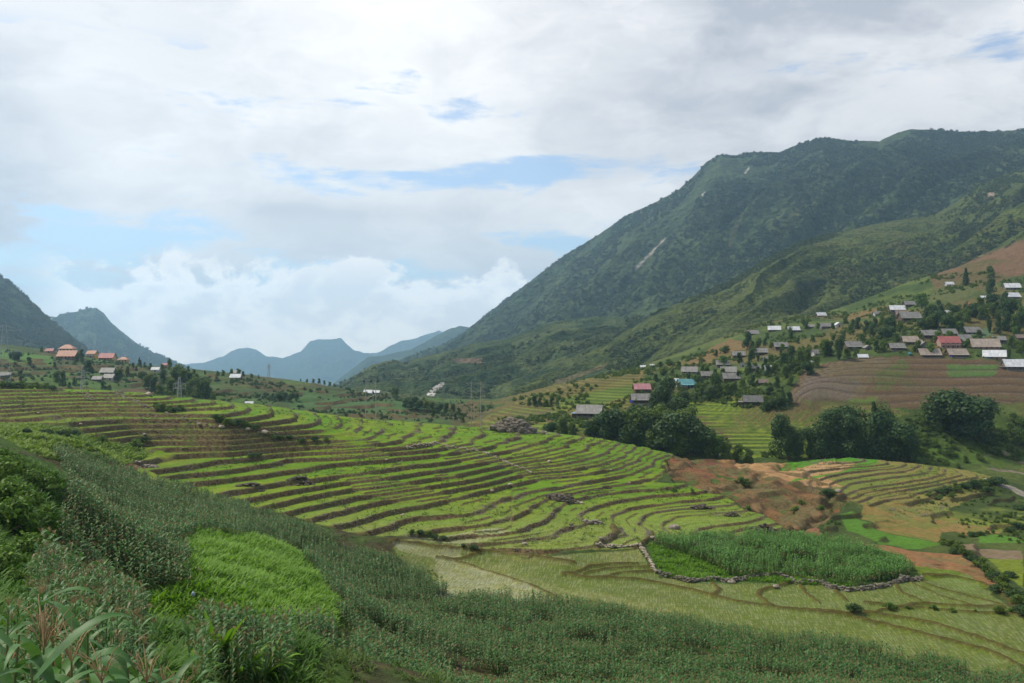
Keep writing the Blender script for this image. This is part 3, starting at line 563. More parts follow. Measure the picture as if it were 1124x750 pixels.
def mmat(name, s1, s2, bd, lo=.55, hi=1.45):
    m, t = mat(name); P = t.n('ShaderNodeNewGeometry').outputs['Position']
    c = t.n('ShaderNodeAttribute', attribute_name='Col').outputs['Color']
    a = t.noise(P, s1, 5, .65); b = t.noise(P, s2, 4, .6)
    k = t.m('ADD', lo, t.m('MULTIPLY', t.ss(t.m('ADD', t.m('MULTIPLY', a, .6), t.m('MULTIPLY', b, .4)), .35, .65), hi - lo))
    c = t.mix(1., c, t.n('ShaderNodeCombineColor', {0: k, 1: k, 2: k}).outputs[0], 'MULTIPLY')
    vo = t.n('ShaderNodeTexVoronoi', {'Vector': P, 'Scale': s1 * 1.4}, feature='SMOOTH_F1')
    b1 = t.n('ShaderNodeBump', {'Height': t.m('SUBTRACT', t.m('MULTIPLY', a, 1.2), vo.outputs['Distance']), 'Strength': 1., 'Distance': bd})
    p = t.n('ShaderNodeBsdfPrincipled', {'Base Color': c, 'Roughness': .95, 'Specular IOR Level': .08, 'Normal': b1})
    fin_mat(t, p); return m
def lerp3(c, m_, col_): return c * (1 - m_[..., None]) + np.array(col_) * m_[..., None]
def c_forest(P, T, X, Y, z, dz, row):
    c = np.zeros(P.shape + (3,)); c[:] = (.046, .070, .030)
    c = lerp3(c, sstep(fbm(X / 160, Y / 120, 7, 4), .45, .65) * .6, (.070, .092, .034)); c = lerp3(c, sstep(fbm(X / 60, Y / 50, 8, 3), .5, .7) * .5, (.014, .028, .012))
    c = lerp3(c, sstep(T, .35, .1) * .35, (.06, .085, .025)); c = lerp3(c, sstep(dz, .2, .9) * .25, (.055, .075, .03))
    # landslide scars of bare pale rock
    for (x1, y1), (x2, y2), wd in (((698, 295), (730, 262), 2.2), ((771, 214), (775, 211), 1.6), ((818, 190), (822, 185), 1.3)):
        tt = np.clip(((P - x1) * (x2 - x1) + (row - y1) * (y2 - y1)) / ((x2 - x1) ** 2 + (y2 - y1) ** 2), 0, 1)
        dd = np.hypot(P - x1 - tt * (x2 - x1), row - y1 - tt * (y2 - y1)) + (fbm(P / 3, row / 3, 4, 2) - .5) * 1.6; c = lerp3(c, sstep(dd, wd * (1.15 - .6 * tt.clip(0, 1)), .3), (.42, .38, .33))
    for (x1, y1), (x2, y2), wd in (((872, 238), (884, 208), 5), ((815, 232), (800, 270), 4), ((784, 220), (792, 208), 4), ((853, 243), (860, 228), 2)):
        tt = np.clip(((P - x1) * (x2 - x1) + (row - y1) * (y2 - y1)) / ((x2 - x1) ** 2 + (y2 - y1) ** 2), 0, 1)
        dd = np.hypot(P - x1 - tt * (x2 - x1), row - y1 - tt * (y2 - y1)) + (fbm(P / 4, row / 4, 4, 3) - .5) * 6; c = lerp3(c, sstep(dd, wd, 0) * .5, (.12, .11, .06))
    c = lerp3(c, sstep(P + row * .8, 800, 1100) * 0, (0, 0, 0))
    return c
def c_mid(P, T, X, Y, z, dz, row):
    c = np.zeros(P.shape + (3,)); c[:] = (.078, .100, .024)
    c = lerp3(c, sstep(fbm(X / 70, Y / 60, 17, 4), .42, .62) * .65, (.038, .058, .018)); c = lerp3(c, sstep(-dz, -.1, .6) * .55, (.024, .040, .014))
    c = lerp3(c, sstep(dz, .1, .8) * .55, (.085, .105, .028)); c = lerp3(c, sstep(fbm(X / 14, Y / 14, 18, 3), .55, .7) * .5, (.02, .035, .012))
    c = lerp3(c, sstep(fbm(X / 50, Y / 30, 28, 3), .6, .68) * sstep(P, 700, 900) * .4, (.12, .11, .045))
    q = inpoly(P, row, [(1040, 296), (1124, 262), (1300, 200), (1300, 300), (1050, 310)]); c = lerp3(c, q * .8, (.15, .085, .045))
    dd = np.hypot(P - 1088, (row - 214) * 1.3); c = lerp3(c, sstep(dd, 5, 3), (.36, .27, .19))
    return c
def c_should(P, T, X, Y, z, dz, row):
    c = np.zeros(P.shape + (3,)); c[:] = (.046, .070, .024)
    c = lerp3(c, sstep(fbm(X / 80, Y / 90, 37, 4), .42, .6) * .8, (.080, .10, .034)); c = lerp3(c, sstep(fbm(X / 50, Y / 50, 38, 4), .52, .66) * .8, (.022, .040, .014))
    q = inpoly(P, row, [(495, 394), (530, 393), (530, 399), (500, 398)]); c = lerp3(c, q * .8, (.16, .10, .07))
    q = inpoly(P, row, [(597, 420), (640, 400), (690, 396), (640, 412), (605, 428)]); c = lerp3(c, q * .8, (.15, .12, .055))
    q = inpoly(P, row, [(410, 428), (470, 436), (530, 441), (480, 445), (410, 436)]); c = lerp3(c, q * .5, (.12, .12, .05))
    q = inpoly(P, row, [(468, 434), (472, 428), (480, 422), (488, 419), (488, 423), (480, 429), (476, 435)]) & (vn(P / 1.2, row / 1.2, 3) > .25); c = lerp3(c, q * 1., (.50, .46, .42))
    return c
def c_flat(c1, c2):
    def f(P, T, X, Y, z, dz, row):
        c = np.zeros(P.shape + (3,)); c[:] = c1; return lerp3(c, sstep(fbm(X / 200, Y / 200, 47, 4), .4, .65), c2)
    return f
mF1 = mmat('forest_slope', .05, .012, 14.); mF2 = mmat('brush_slope', .16, .03, 5.); mF3 = mmat('far_slope', .02, .006, 20.)
mountain('mountain', [(380, 428), (430, 404), (445, 398), (459, 392), (482, 381), (505, 368), (530, 348), (550, 333), (570, 318), (600, 295), (620, 280), (650, 262), (690, 235), (720, 222), (745, 208), (760, 195), (775, 178), (790, 170), (810, 170), (830, 166.5), (855, 168), (880, 157), (905, 151),
          (940, 155), (965, 155.5), (985, 145), (1000, 142), (1060, 145), (1124, 143), (1300, 150)], [(380, 5000), (450, 4500), (600, 3700), (790, 3000), (1124, 2700), (1300, 2600)], [(380, 440), (500, 425), (600, 410), (700, 390), (800, 350), (900, 320), (1000, 290), (1124, 250), (1300, 220)],
         [(380, 2600), (600, 2100), (1300, 1700)], 1., 300, ((260, 1500, 110), (95, 700, 40), (40, 60, 14)), 38, 201, mF1, prof=.93, jag=.5, crestn=7, colf=c_forest)
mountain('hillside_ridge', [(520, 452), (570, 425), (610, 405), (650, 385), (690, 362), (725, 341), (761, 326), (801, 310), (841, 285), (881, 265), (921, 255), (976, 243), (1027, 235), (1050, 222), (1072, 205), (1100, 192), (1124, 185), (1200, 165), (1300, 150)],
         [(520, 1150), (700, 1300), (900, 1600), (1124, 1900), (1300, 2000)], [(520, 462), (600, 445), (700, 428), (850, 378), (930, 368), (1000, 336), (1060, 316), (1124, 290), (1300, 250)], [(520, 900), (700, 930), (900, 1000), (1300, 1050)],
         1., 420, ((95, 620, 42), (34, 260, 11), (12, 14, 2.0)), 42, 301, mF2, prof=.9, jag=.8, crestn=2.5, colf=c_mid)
mountain('valley_shoulder', [(355, 430), (368, 425), (388, 413), (408, 401), (420, 397), (434, 395), (445, 398), (456, 393), (482, 388), (525, 376), (560, 371), (611, 352), (675, 347), (720, 350), (800, 365)], [(355, 1900), (800, 1700)],
         [(355, 447), (450, 450), (520, 455), (600, 442), (700, 425), (800, 392)], [(355, 1020), (800, 1020)], 1., 330, ((120, 500, 26), (40, 200, 8), (12, 14, 2.5)), 50, 401, mF2, jag=1.8, crestn=3, colf=c_should, edge=30)
mountain('mountain_left', [(-200, 225), (-60, 270), (0, 303), (20, 318), (40, 335), (60, 355), (80, 372), (95, 384), (110, 393), (135, 404), (160, 418)], [(-200, 2400), (160, 2900)], [(-200, 430), (160, 430)], [(-200, 1500), (160, 1900)], 1., 220, ((150, 700, 45), (60, 350, 14), (30, 40, 9)), 150, 501, mF1,
         jag=2.2, crestn=8, colf=c_flat((.030, .050, .020), (.046, .066, .024)))
mountain('mountain_far_left', [(-100, 400), (20, 362), (65, 347), (90, 341), (100, 338), (106, 338), (114, 344), (122, 354), (130, 361), (150, 377), (170, 388), (190, 397), (205, 404), (225, 414), (260, 425)], [(-100, 5200), (260, 5600)], [(-100, 440), (260, 440)], [(-100, 3600), (260, 4000)], 1., 150,
         ((220, 900, 70), (90, 500, 18), (60, 80, 8)), 120, 601, mF3, jag=1.2, crestn=8, colf=c_flat((.034, .056, .022), (.055, .075, .028)))
mountain('far_ridge', [(340, 432), (362, 424), (380, 410), (394, 400), (402, 393), (409, 391), (418, 391), (430, 388), (450, 384), (470, 374), (490, 362), (505, 358), (522, 360), (560, 372), (640, 385)], [(340, 6200), (640, 7000)], [(340, 440), (640, 440)], [(340, 5000), (640, 5400)], 1.2, 100,
         ((250, 900, 60), (90, 500, 15), (60, 80, 8)), 60, 701, mF3, jag=1.2, crestn=8, colf=c_flat((.034, .054, .022), (.045, .065, .028)))
mountain('distant_range', [(180, 402), (225, 398), (245, 391), (253, 386), (262, 383), (272, 381), (282, 384), (292, 391), (310, 393), (330, 386), (340, 375), (350, 372.5), (362, 373), (374, 371), (380, 377), (388, 384), (400, 388), (415, 387), (428, 380), (440, 374), (456, 372), (468, 367), (482, 363), (500, 370), (560, 395)], [(180, 11800), (560, 11800)], [(180, 445), (560, 445)], [(180, 9000), (560, 10400)], 1.2, 90,
         ((300, 900, 70), (120, 500, 25), (60, 80, 10)), 80, 801, mF3, jag=1.5, crestn=10, colf=c_flat((.034, .054, .022), (.045, .065, .028)))
# valley floor reaching to the horizon
me = mesh_np('valley_floor', [(-8900, 500, -330), (8900, 500, -330), (8900, 9200, -330), (-8900, 9200, -330)], np.array([[0, 1, 2, 3]]), [simple('valley_floor', (.05, .08, .03), scale=.004)])
tag(link('valley_floor', me), kind='structure')

# ---------------------------------------------------------------- the air of the valley
hz, t = mat('haze')
vp = t.n('ShaderNodeVolumePrincipled', {'Color': (.48, .75, 1., 1), 'Density': .000112, 'Anisotropy': .6})
t.n('ShaderNodeOutputMaterial', {'Volume': vp})
x0, x1, y0, y1, z0, z1 = -11500, 11500, -60, 12500, -700, 900
hv = [(x, y, z) for z in (z0, z1) for y in (y0, y1) for x in (x0, x1)]
me = mesh_np('haze', hv, np.array([[0, 2, 3, 1], [4, 5, 7, 6], [0, 1, 5, 4], [1, 3, 7, 5], [3, 2, 6, 7], [2, 0, 4, 6]]), [hz])
tag(link('haze', me), kind='stuff')

# ================================================================ PLANTS
def rot_to(nrm, ang, rs_):
    """orthonormal tangent pairs for many normals"""
    n = nrm / np.linalg.norm(nrm, axis=1, keepdims=True)
    up = np.where(np.abs(n[:, 2:3]) > .9, np.array([[1., 0, 0]]), np.array([[0, 0, 1.]]))
    a = np.cross(up, n); a /= np.linalg.norm(a, axis=1, keepdims=True); b = np.cross(n, a)
    c, s = np.cos(ang)[:, None], np.sin(ang)[:, None]
    return a * c + b * s, -a * s + b * c
def leafquads(pos, nrm, size, rs_, asp=.6):
    n = len(pos); u, v = rot_to(nrm, rs_.uniform(0, 6.28, n), rs_)
    s = (size * rs_.uniform(.6, 1.3, n))[:, None]
    V = np.stack([pos - u * s, pos - v * s * asp, pos + u * s, pos + v * s * asp], 1).reshape(-1, 3)
    return V, np.arange(n * 4).reshape(-1, 4)
def join(parts):
    VV = []; QQ = []; off = 0
    for V_, Q_ in parts: VV.append(V_); QQ.append(Q_ + off); off += len(V_)
    return np.concatenate(VV), np.concatenate(QQ)
def tube(pts, rad, ns=6):
    pts = np.array(pts, float); n = len(pts); V_ = []
    for i in range(n):
        d_ = pts[min(i + 1, n - 1)] - pts[max(i - 1, 0)]; d_ /= np.linalg.norm(d_) + 1e-9
        a = np.cross(d_, [0.3, .9, .1]); a /= np.linalg.norm(a) + 1e-9; b = np.cross(d_, a)
        for k in range(ns):
            th = 2 * math.pi * k / ns; V_.append(pts[i] + (a * math.cos(th) + b * math.sin(th)) * rad[i])
    Q_ = [[i * ns + k, i * ns + (k + 1) % ns, (i + 1) * ns + (k + 1) % ns, (i + 1) * ns + k] for i in range(n - 1) for k in range(ns)]
    return np.array(V_), np.array(Q_)
def crown_arrays(seed, w, h, z0, nl, leaf, lobes=9, shape='round'):
    """unit-size crowns: foliage spread through uneven lobes"""
    g = np.random.RandomState(seed); P_ = []; N_ = []
    for k in range(lobes):
        if shape == 'cone':
            f = (k + .5) / lobes; c = np.array([g.normal(0, .03) * w, g.normal(0, .03) * w, z0 + h * f]); r = np.array([w * .5 * (1.05 - f), w * .5 * (1.05 - f), h / lobes * .9])
        elif shape == 'plume':
            a = g.uniform(0, 6.28); rr = w * .5 * g.uniform(.15, .62); f = g.uniform(.25, .95); c = np.array([math.cos(a) * rr * f, math.sin(a) * rr * f, z0 + h * f * g.uniform(.8, 1)]); r = np.array([w * .16, w * .16, h * .2]) * g.uniform(.7, 1.3)
        else:
            a = g.uniform(0, 6.28); rr = w * .33 * math.sqrt(g.uniform(0, 1)); f = g.uniform(.12, .9)
            c = np.array([math.cos(a) * rr * (1.25 - f * .7), math.sin(a) * rr * (1.25 - f * .7), z0 + h * f]); r = np.array([w * .24, w * .24, h * .19]) * g.uniform(.6, 1.25)
        m_ = nl // lobes; d_ = g.normal(size=(m_, 3)); d_ /= np.linalg.norm(d_, axis=1, keepdims=True)
        rad = g.uniform(.45, 1.08, (m_, 1)) ** .6; p_ = c + d_ * r * rad + g.normal(size=(m_, 3)) * leaf * .5; P_.append(p_); N_.append(d_ + g.normal(size=(m_, 3)) * .55 + [0, 0, .5])
    P_ = np.concatenate(P_); N_ = np.concatenate(N_)
    return leafquads(P_, N_, leaf, g)
M_leafA = leaf_mat('broad_foliage', (.070, .124, .014), (.120, .180, .024), nscale=.08)
M_leafB = leaf_mat('dark_foliage', (.036, .078, .020), (.064, .118, .028), nscale=.08)
M_leafC = leaf_mat('bright_foliage', (.08, .17, .018), (.13, .22, .03), nscale=.08)
M_leafD = leaf_mat('bamboo_foliage', (.042, .090, .020), (.082, .140, .032), nscale=.08)
M_bark = simple('bark', (.12, .09, .06), bump=.4)
TREES = {}
def tree_proto(kind, seed, w, h, trunk_h, m_, nl, leaf, lobes, shape):
    V_, Q_ = crown_arrays(seed, w, h - trunk_h * .4, trunk_h * .4, nl, leaf, lobes, shape)
    crown = mesh_np(kind + '_crown', V_, Q_, [m_])
    g = random.Random(seed); ps = []
    if shape == 'plume':
        for k in range(9):
            a = g.uniform(0, 6.28); r_ = g.uniform(.1, .3) * w; ps.append(tube([(math.cos(a) * .25, math.sin(a) * .25, -1), (math.cos(a) * r_ * .4, math.sin(a) * r_ * .4, h * .45), (math.cos(a) * r_, math.sin(a) * r_, h * .85)], [.12, .1, .04], 5))
    else:
        ps.append(tube([(0, 0, -1.5), (.1, 0, trunk_h * .5), (0, .15, trunk_h), (.1, .1, h * .7)], [w * .045 + .06, w * .035 + .05, w * .028 + .04, .05], 7))
        for k in range(5):
            a = k * 1.26 + g.random(); z_ = trunk_h * (.75 + .12 * k); ps.append(tube([(0, 0, z_), (math.cos(a) * w * .2, math.sin(a) * w * .2, z_ + h * .12), (math.cos(a) * w * .34, math.sin(a) * w * .34, z_ + h * .25)], [.1, .07, .03], 5))
    TREES[kind] = (crown, mesh_np(kind + '_trunk', *join(ps), [M_bark], True), h, w)
tree_proto('leafy1', 1, 9, 11, 1.8, M_leafA, 3600, .38, 16, 'round'); tree_proto('leafy2', 2, 8, 12, 1.9, M_leafA, 3600, .36, 20, 'round'); tree_proto('leafy3', 3, 11, 10, .2, M_leafB, 4000, .42, 18, 'round')
tree_proto('dark1', 4, 8, 13, 1.6, M_leafB, 3600, .38, 15, 'round'); tree_proto('conifer', 5, 5, 13, 1.5, M_leafB, 2600, .33, 12, 'cone'); tree_proto('bright1', 6, 8, 9, 2.4, M_leafC, 2600, .38, 14, 'round')
tree_proto('bamboo1', 7, 8, 14, .5, M_leafD, 3800, .34, 24, 'plume'); tree_proto('bamboo2', 8, 10, 13, .5, M_leafD, 4200, .34, 28, 'plume'); tree_proto('bush1', 9, 4, 2.6, .2, M_leafA, 1300, .17, 10, 'round'); tree_proto('bush2', 10, 4, 2.2, .1, M_leafB, 1300, .17, 9, 'round')
tree_proto('bush3', 12, 4, 2.4, .1, M_leafC, 1300, .17, 9, 'round')
def tree(kind, px, row, hpx, label, group=None, ymin=0, name='tree', cat='tree', wide=1., at=None):
    """a tree whose foot stands where the photo shows this pixel; hpx = its height in photo pixels"""
    x, y, z = at or hit(px, row, ymin)
    crown, trunk, h, w = TREES[kind]
    s = hpx * y / F / h
    o = empty(name, (x, y, z - .1), rnd.uniform(0, 6.28)); o.scale = (s * wide * rnd.uniform(.92, 1.08), s * wide * rnd.uniform(.92, 1.08), s)
    tag(o, label, cat, group)
    link('trunk' if not kind.startswith('bush') else 'stem', trunk, o); link('crown', crown, o)
    return o

# ---- templates for ground cover, spread by geometry nodes (nobody could count them)
def scatter(name, temps, mats, pts, rz, sc, label, tilt=None):
    """temps: list of (V, Q, material index array). One object: its mesh holds the templates plus one vertex per plant"""
    n = len(pts); VV = []; QQ = []; MI = []; TM = []; off = 0
    for i, (V_, Q_, mi_) in enumerate(temps):
        VV.append(V_); QQ.append(Q_ + off); MI.append(np.broadcast_to(mi_, len(Q_))); TM.append(np.full(len(V_), i)); off += len(V_)
    VV.append(pts); TM.append(np.full(n, -1)); V_ = np.concatenate(VV); nv = off
    pad = lambda a: np.concatenate([np.zeros(nv), a])
    me = mesh_np(name, V_, np.concatenate(QQ), mats, False, {'tm': ('INT', np.concatenate(TM).astype(np.int32)), 'rz': ('FLOAT', pad(rz)), 'sc': ('FLOAT', pad(sc)), 'pick': ('INT', pad(rs.randint(0, len(temps), n)).astype(np.int32))}, np.concatenate(MI))
    o = link(name, me); tag(o, label, None, None, 'stuff')
    ng = bpy.data.node_groups.new(name, 'GeometryNodeTree'); ng.interface.new_socket('Geometry', in_out='INPUT', socket_type='NodeSocketGeometry'); ng.interface.new_socket('Geometry', in_out='OUTPUT', socket_type='NodeSocketGeometry')
    N = ng.nodes; L = ng.links; gi = N.new('NodeGroupInput'); go = N.new('NodeGroupOutput')
    def attr(nm, ty):
        a = N.new('GeometryNodeInputNamedAttribute'); a.data_type = ty; a.inputs[0].default_value = nm; return a.outputs[0]
    def sep(i):
        c = N.new('FunctionNodeCompare'); c.data_type = 'INT'; c.operation = 'EQUAL'; L.new(attr('tm', 'INT'), c.inputs[2]); c.inputs[3].default_value = i
        s = N.new('GeometryNodeSeparateGeometry'); s.domain = 'POINT'; L.new(gi.outputs[0], s.inputs[0]); L.new(c.outputs[0], s.inputs[1]); return s.outputs[0]
    jn = N.new('GeometryNodeJoinGeometry')
    for i in range(len(temps)):
        g2 = N.new('GeometryNodeGeometryToInstance'); L.new(sep(i), g2.inputs[0]); L.new(g2.outputs[0], jn.inputs[0])
    ip = N.new('GeometryNodeInstanceOnPoints'); L.new(sep(-1), ip.inputs['Points']); L.new(jn.outputs[0], ip.inputs['Instance']); ip.inputs['Pick Instance'].default_value = True
    L.new(attr('pick', 'INT'), ip.inputs['Instance Index'])
    cx = N.new('ShaderNodeCombineXYZ'); L.new(attr('rz', 'FLOAT'), cx.inputs[2]); e2 = N.new('FunctionNodeEulerToRotation'); L.new(cx.outputs[0], e2.inputs[0]); L.new(e2.outputs[0], ip.inputs['Rotation'])
    c3 = N.new('ShaderNodeCombineXYZ')
    for k in range(3): L.new(attr('sc', 'FLOAT'), c3.inputs[k])
    L.new(c3.outputs[0], ip.inputs['Scale']); L.new(ip.outputs[0], go.inputs[0])
    md = o.modifiers.new('plants', 'NODES'); md.node_group = ng
    return o

# ---- maize
def strip(root, ang, length, width, rise, droop, seg, g, fold=.25):
    """an arching blade: one ribbon, slightly folded along its midrib"""
    ca, sa = math.cos(ang), math.sin(ang); V_ = []; tw = g.uniform(-.5, .5)
    for i in range(seg + 1):
        t_ = i / seg; r_ = length * (t_ * (1 - .25 * t_ * droop)); z_ = length * (rise * t_ - droop * t_ ** 2.2)
        wd = width * (math.sin(min(1, t_ * 3.2 + .25) * 1.57) * (1 - t_ ** 2.4)) + .002
        px_, py_ = -sa, ca
        cz = math.sin(tw * t_) * wd
        V_ += [(root[0] + ca * r_ - px_ * wd, root[1] + sa * r_ - py_ * wd, root[2] + z_ + fold * wd + cz), (root[0] + ca * r_, root[1] + sa * r_, root[2] + z_), (root[0] + ca * r_ + px_ * wd, root[1] + sa * r_ + py_ * wd, root[2] + z_ + fold * wd - cz)]
    Q_ = []
    for i in range(seg):
        a = i * 3; Q_ += [[a, a + 1, a + 4, a + 3], [a + 1, a + 2, a + 5, a + 4]]
    return np.array(V_), np.array(Q_)
def maize(seed, h=2.2, seg=6, nleaf=12, tassel=True, fat=1., nt=7, tr=.008):
    g = random.Random(seed); st = []; lf = []; ts = []
    lean = (g.uniform(-.06, .06), g.uniform(-.06, .06))
    at = lambda z_: (lean[0] * z_ * z_ / h, lean[1] * z_ * z_ / h, z_)
    st.append(tube([at(0), at(h * .5), at(h * .93)], [.018, .014, .007], 5)); a0 = g.uniform(0, 3.14)
    for k in range(nleaf):
        f = (k + 1) / nleaf; z_ = h * (.12 + .76 * f); a = a0 + (k % 2) * math.pi + g.uniform(-.45, .45)
        lf.append(strip(at(z_), a, h * (.42 - .17 * abs(f - .45)) * g.uniform(.8, 1.15), .046 * fat * g.uniform(.8, 1.2), g.uniform(.45, .85) + .28 * f, g.uniform(.85, 1.4) - .15 * f, seg, g))
    if tassel:
        for k in range(nt):
            a = g.uniform(0, 6.28); L_ = g.uniform(.16, .28); c = at(h * .93); o_ = .0 if k == 0 else L_ * .55
            ts.append(tube([c, (c[0] + math.cos(a) * o_ * .6, c[1] + math.sin(a) * o_ * .6, c[2] + L_ * .7), (c[0] + math.cos(a) * o_ * 1.2, c[1] + math.sin(a) * o_ * 1.2, c[2] + L_ * (.95 if o_ else 1.3))], [tr * .7, tr, tr * .4], 4))
    return join(st), join(lf), (join(ts) if ts else None)
def corn_mat(name, c1, c2):
    m, t = mat(name); oi = t.n('ShaderNodeObjectInfo'); g = t.n('ShaderNodeNewGeometry')
    r = t.m('ADD', t.m('MULTIPLY', oi.outputs['Random'], .5), t.m('MULTIPLY', g.outputs['Random Per Island'], .5))
    c = t.mix(r, c1, c2); c = t.mix(t.ss(g.outputs['Random Per Island'], .9, .95), c, (.20, .17, .06)); dn = t.noise(g.outputs['Position'], 9., 5, .7); c = t.mix(t.m('MULTIPLY', t.ss(dn, .60, .70), .7), c, (.22, .19, .07)); c = t.mix(t.m('MULTIPLY', t.ss(dn, .5, .38), .4), c, (.02, .06, .012))
    p = t.n('ShaderNodeBsdfPrincipled', {'Base Color': c, 'Roughness': .5, 'Specular IOR Level': .32}); tr = t.n('ShaderNodeBsdfTranslucent', {'Color': t.mix(.3, c, (.12, .22, .02))})
    fin_mat(t, t.n('ShaderNodeMixShader', {0: .28, 1: p.outputs[0], 2: tr.outputs[0]})); return m
M_corn = corn_mat('maize_leaf', (.034, .115, .018), (.085, .205, .040)); M_corn2 = corn_mat('young_maize_leaf', (.065, .19, .022), (.13, .29, .045))
M_stalk = simple('maize_stalk', (.11, .14, .04), scale=6); M_tas = simple('maize_tassel', (.36, .27, .12), c2=(.27, .16, .09), scale=3)
def temp(V_, Q_, mi_=0): return (V_, Q_, np.full(len(Q_), mi_))
def maize_temp(seed, seg, nleaf, h=2.2, tassel=True, fat=2.3):
    s_, l_, t_ = maize(seed, h, seg, nleaf, tassel, fat, 6, .014)
    ps = [s_, l_] + ([t_] if t_ is not None else []); V_, Q_ = join(ps)
    return V_, Q_, np.concatenate([np.full(len(p_[1]), i) for i, p_ in enumerate(ps)])
# grid of maize plants in rows over the fields
Pf_up = [(62, 498), (95, 504), (130, 514), (190, 538), (260, 556), (300, 569), (350, 587), (400, 603), (450, 627), (494, 654), (430, 662), (375, 668), (350, 640), (330, 608), (290, 594), (215, 587), (200, 600), (212, 645), (170, 655), (150, 700), (165, 760), (40, 760), (30, 700), (45, 640), (55, 600), (75, 560), (70, 520)]
Pf_lo = [(372, 668), (400, 672), (492, 662), (560, 657), (640, 667), (700, 677), (800, 693), (900, 706), (1000, 724), (1124, 748), (1300, 780), (1300, 1100), (300, 1100), (345, 760), (385, 740), (395, 700), (365, 668)]
Pf_wl = [(215, 680), (330, 694), (365, 690), (390, 760), (210, 760)]
Pf_patch = [(716, 599), (745, 593), (790, 591), (850, 592), (905, 597), (950, 604), (985, 614), (1004, 628), (994, 634), (966, 642), (925, 644), (870, 635), (800, 633), (785, 622), (752, 610), (735, 606)]
def field(x0, x1, y0, y1, dx, dy, jit, ang):
    a = R(ang); n1 = int((x1 - x0) / dx); n2 = int((y1 - y0) / dy)
    I, J = np.meshgrid(np.arange(n1), np.arange(n2)); u = x0 + I * dx; v = y0 + J * dy
    cx, cy = (x0 + x1) / 2, (y0 + y1) / 2; u = u - cx; v = v - cy
    x = cx + u * math.cos(a) - v * math.sin(a); y = cy + u * math.sin(a) + v * math.cos(a)
    x = (x + rs.normal(0, jit, x.shape)).ravel(); y = (y + rs.normal(0, jit, y.shape)).ravel()
    k = y > 4; return x[k], y[k]
def proj(x, y):
    px = x / y * F + CX; z = surf(px, y); return px, HOR - z * F / y, z
def infield(x, y, polys, ymax=1e9, ymin=0, wob=3.):
    px, row, z = proj(x, y); wx = (fbm(x / 6, y / 6, 5, 2) - .5) * wob * 3; wy = (fbm(x / 6, y / 6, 6, 2) - .5) * wob * 2
    k = np.zeros(len(x), bool)
    for p_ in polys: k |= inpoly(px + wx, row + wy, p_)
    k &= (px > -130) & (px < 1260) & (y < ymax) & (y > ymin)
    return k, px, row, z
cxs, cys = field(-110, 175, 20, 262, .84, .66, .12, 12)
k, px_, row_, z_ = infield(cxs, cys, [Pf_up, Pf_lo, Pf_wl], 262); k &= (px_ > -40) & (px_ < 1164) & ((px_ < 320) | (cys > 86)) & (z_ + 2.6 > -(380 * cys / F))
k &= (rs.rand(len(cxs)) > .06) & (fbm(cxs / 6, cys / 4, 55, 3) > .37)
corn = np.stack([cxs, cys, z_], 1)[k]; cpx = px_[k]; crow = row_[k]
# hand-placed plants of the nearest field, whose tops the photo shows at the lower left
near_pl = [(px, y, top) for px, y, top in ((-8, 5.4, 668), (22, 5.6, 676), (48, 4.6, 682), (78, 5.4, 672), (108, 5.0, 690), (140, 6.0, 688), (168, 5.6, 708), (6, 6.0, 655), (60, 6.4, 662), (200, 6.6, 722), (122, 7.2, 680), (92, 6.6, 668), (34, 7.0, 664))]
for i in range(90):
    y = rnd.uniform(6.5, 17); px = rnd.uniform(-60, 215) if y < 12 else rnd.uniform(-60, 240)
    top = 672 + max(0, px) * .22 + rnd.uniform(-5, 45) + (12 - y) * 3
    if px > 165 and rnd.random() < .5: continue
    near_pl.append((px, y, top))
near_pl.sort(key=lambda a: a[1])
# ---- individual maize plants: the ones that show largest
Mz = []
for s_ in range(4):
    a, b, c = maize(40 + s_, 2.2, 9, 15, fat=1.0, nt=12, tr=.0045)
    Mz.append((mesh_np('maize_stalk', *a, [M_stalk], True), mesh_np('maize_leaves', *b, [M_corn], True), mesh_np('maize_tassel', *c, [M_tas], True)))
def maize_obj(x, y, z, s, label, grp):
    a, b, c = Mz[rnd.randrange(4)]; r = link('maize_plant', a); r.location = (x, y, z); r.scale = (s, s, s * rnd.uniform(.95, 1.08)); r.rotation_euler = (rnd.uniform(-.06, .06), rnd.uniform(-.06, .06), rnd.uniform(0, 6.28))
    tag(r, label, 'maize plant', grp); link('leaves', b, r)
    if y > 9 or rnd.random() < .4: link('tassel', c, r)
nn = 0
for px, y, top in near_pl:
    x = (px - CX) / F * y; g0 = gz(x, y); ztop = (HOR - top) / F * y; s = (ztop - g0) / 2.35
    if .55 < s < 1.5: maize_obj(x, y, g0, s, 'tall maize plant with pinkish tassel beside the viewpoint', 'maize plants standing nearest the viewpoint'); nn += 1
vis = np.where((cpx > -5) & (cpx < 1129) & (crow - 2.3 * F / corn[:, 1] < 752))[0]; vis = vis[np.argsort(corn[vis, 1])]
pick = vis[:max(0, 296 - nn)]; rest = np.ones(len(corn), bool); rest[pick] = False
for i in pick: maize_obj(*corn[i], rnd.uniform(.85, 1.15), 'green maize plant with tan tassel in the front rows of the slope field', 'maize plants in the front rows of the field')
corn = corn[rest]; n = len(corn)
up = corn[:, 1] * 0
scatter('maize_field', [maize_temp(60 + i, 4, 9, tassel=i != 3) for i in range(4)], [M_stalk, M_corn, M_tas], corn, rs.uniform(0, 6.28, n), rs.uniform(.8, 1.25, n) * (.72 + .56 * fbm(corn[:, 0] / 7, corn[:, 1] / 5, 57, 3)), 'dense maize with tan tassels covering the near slopes')
print('corn', n, nn, len(pick))
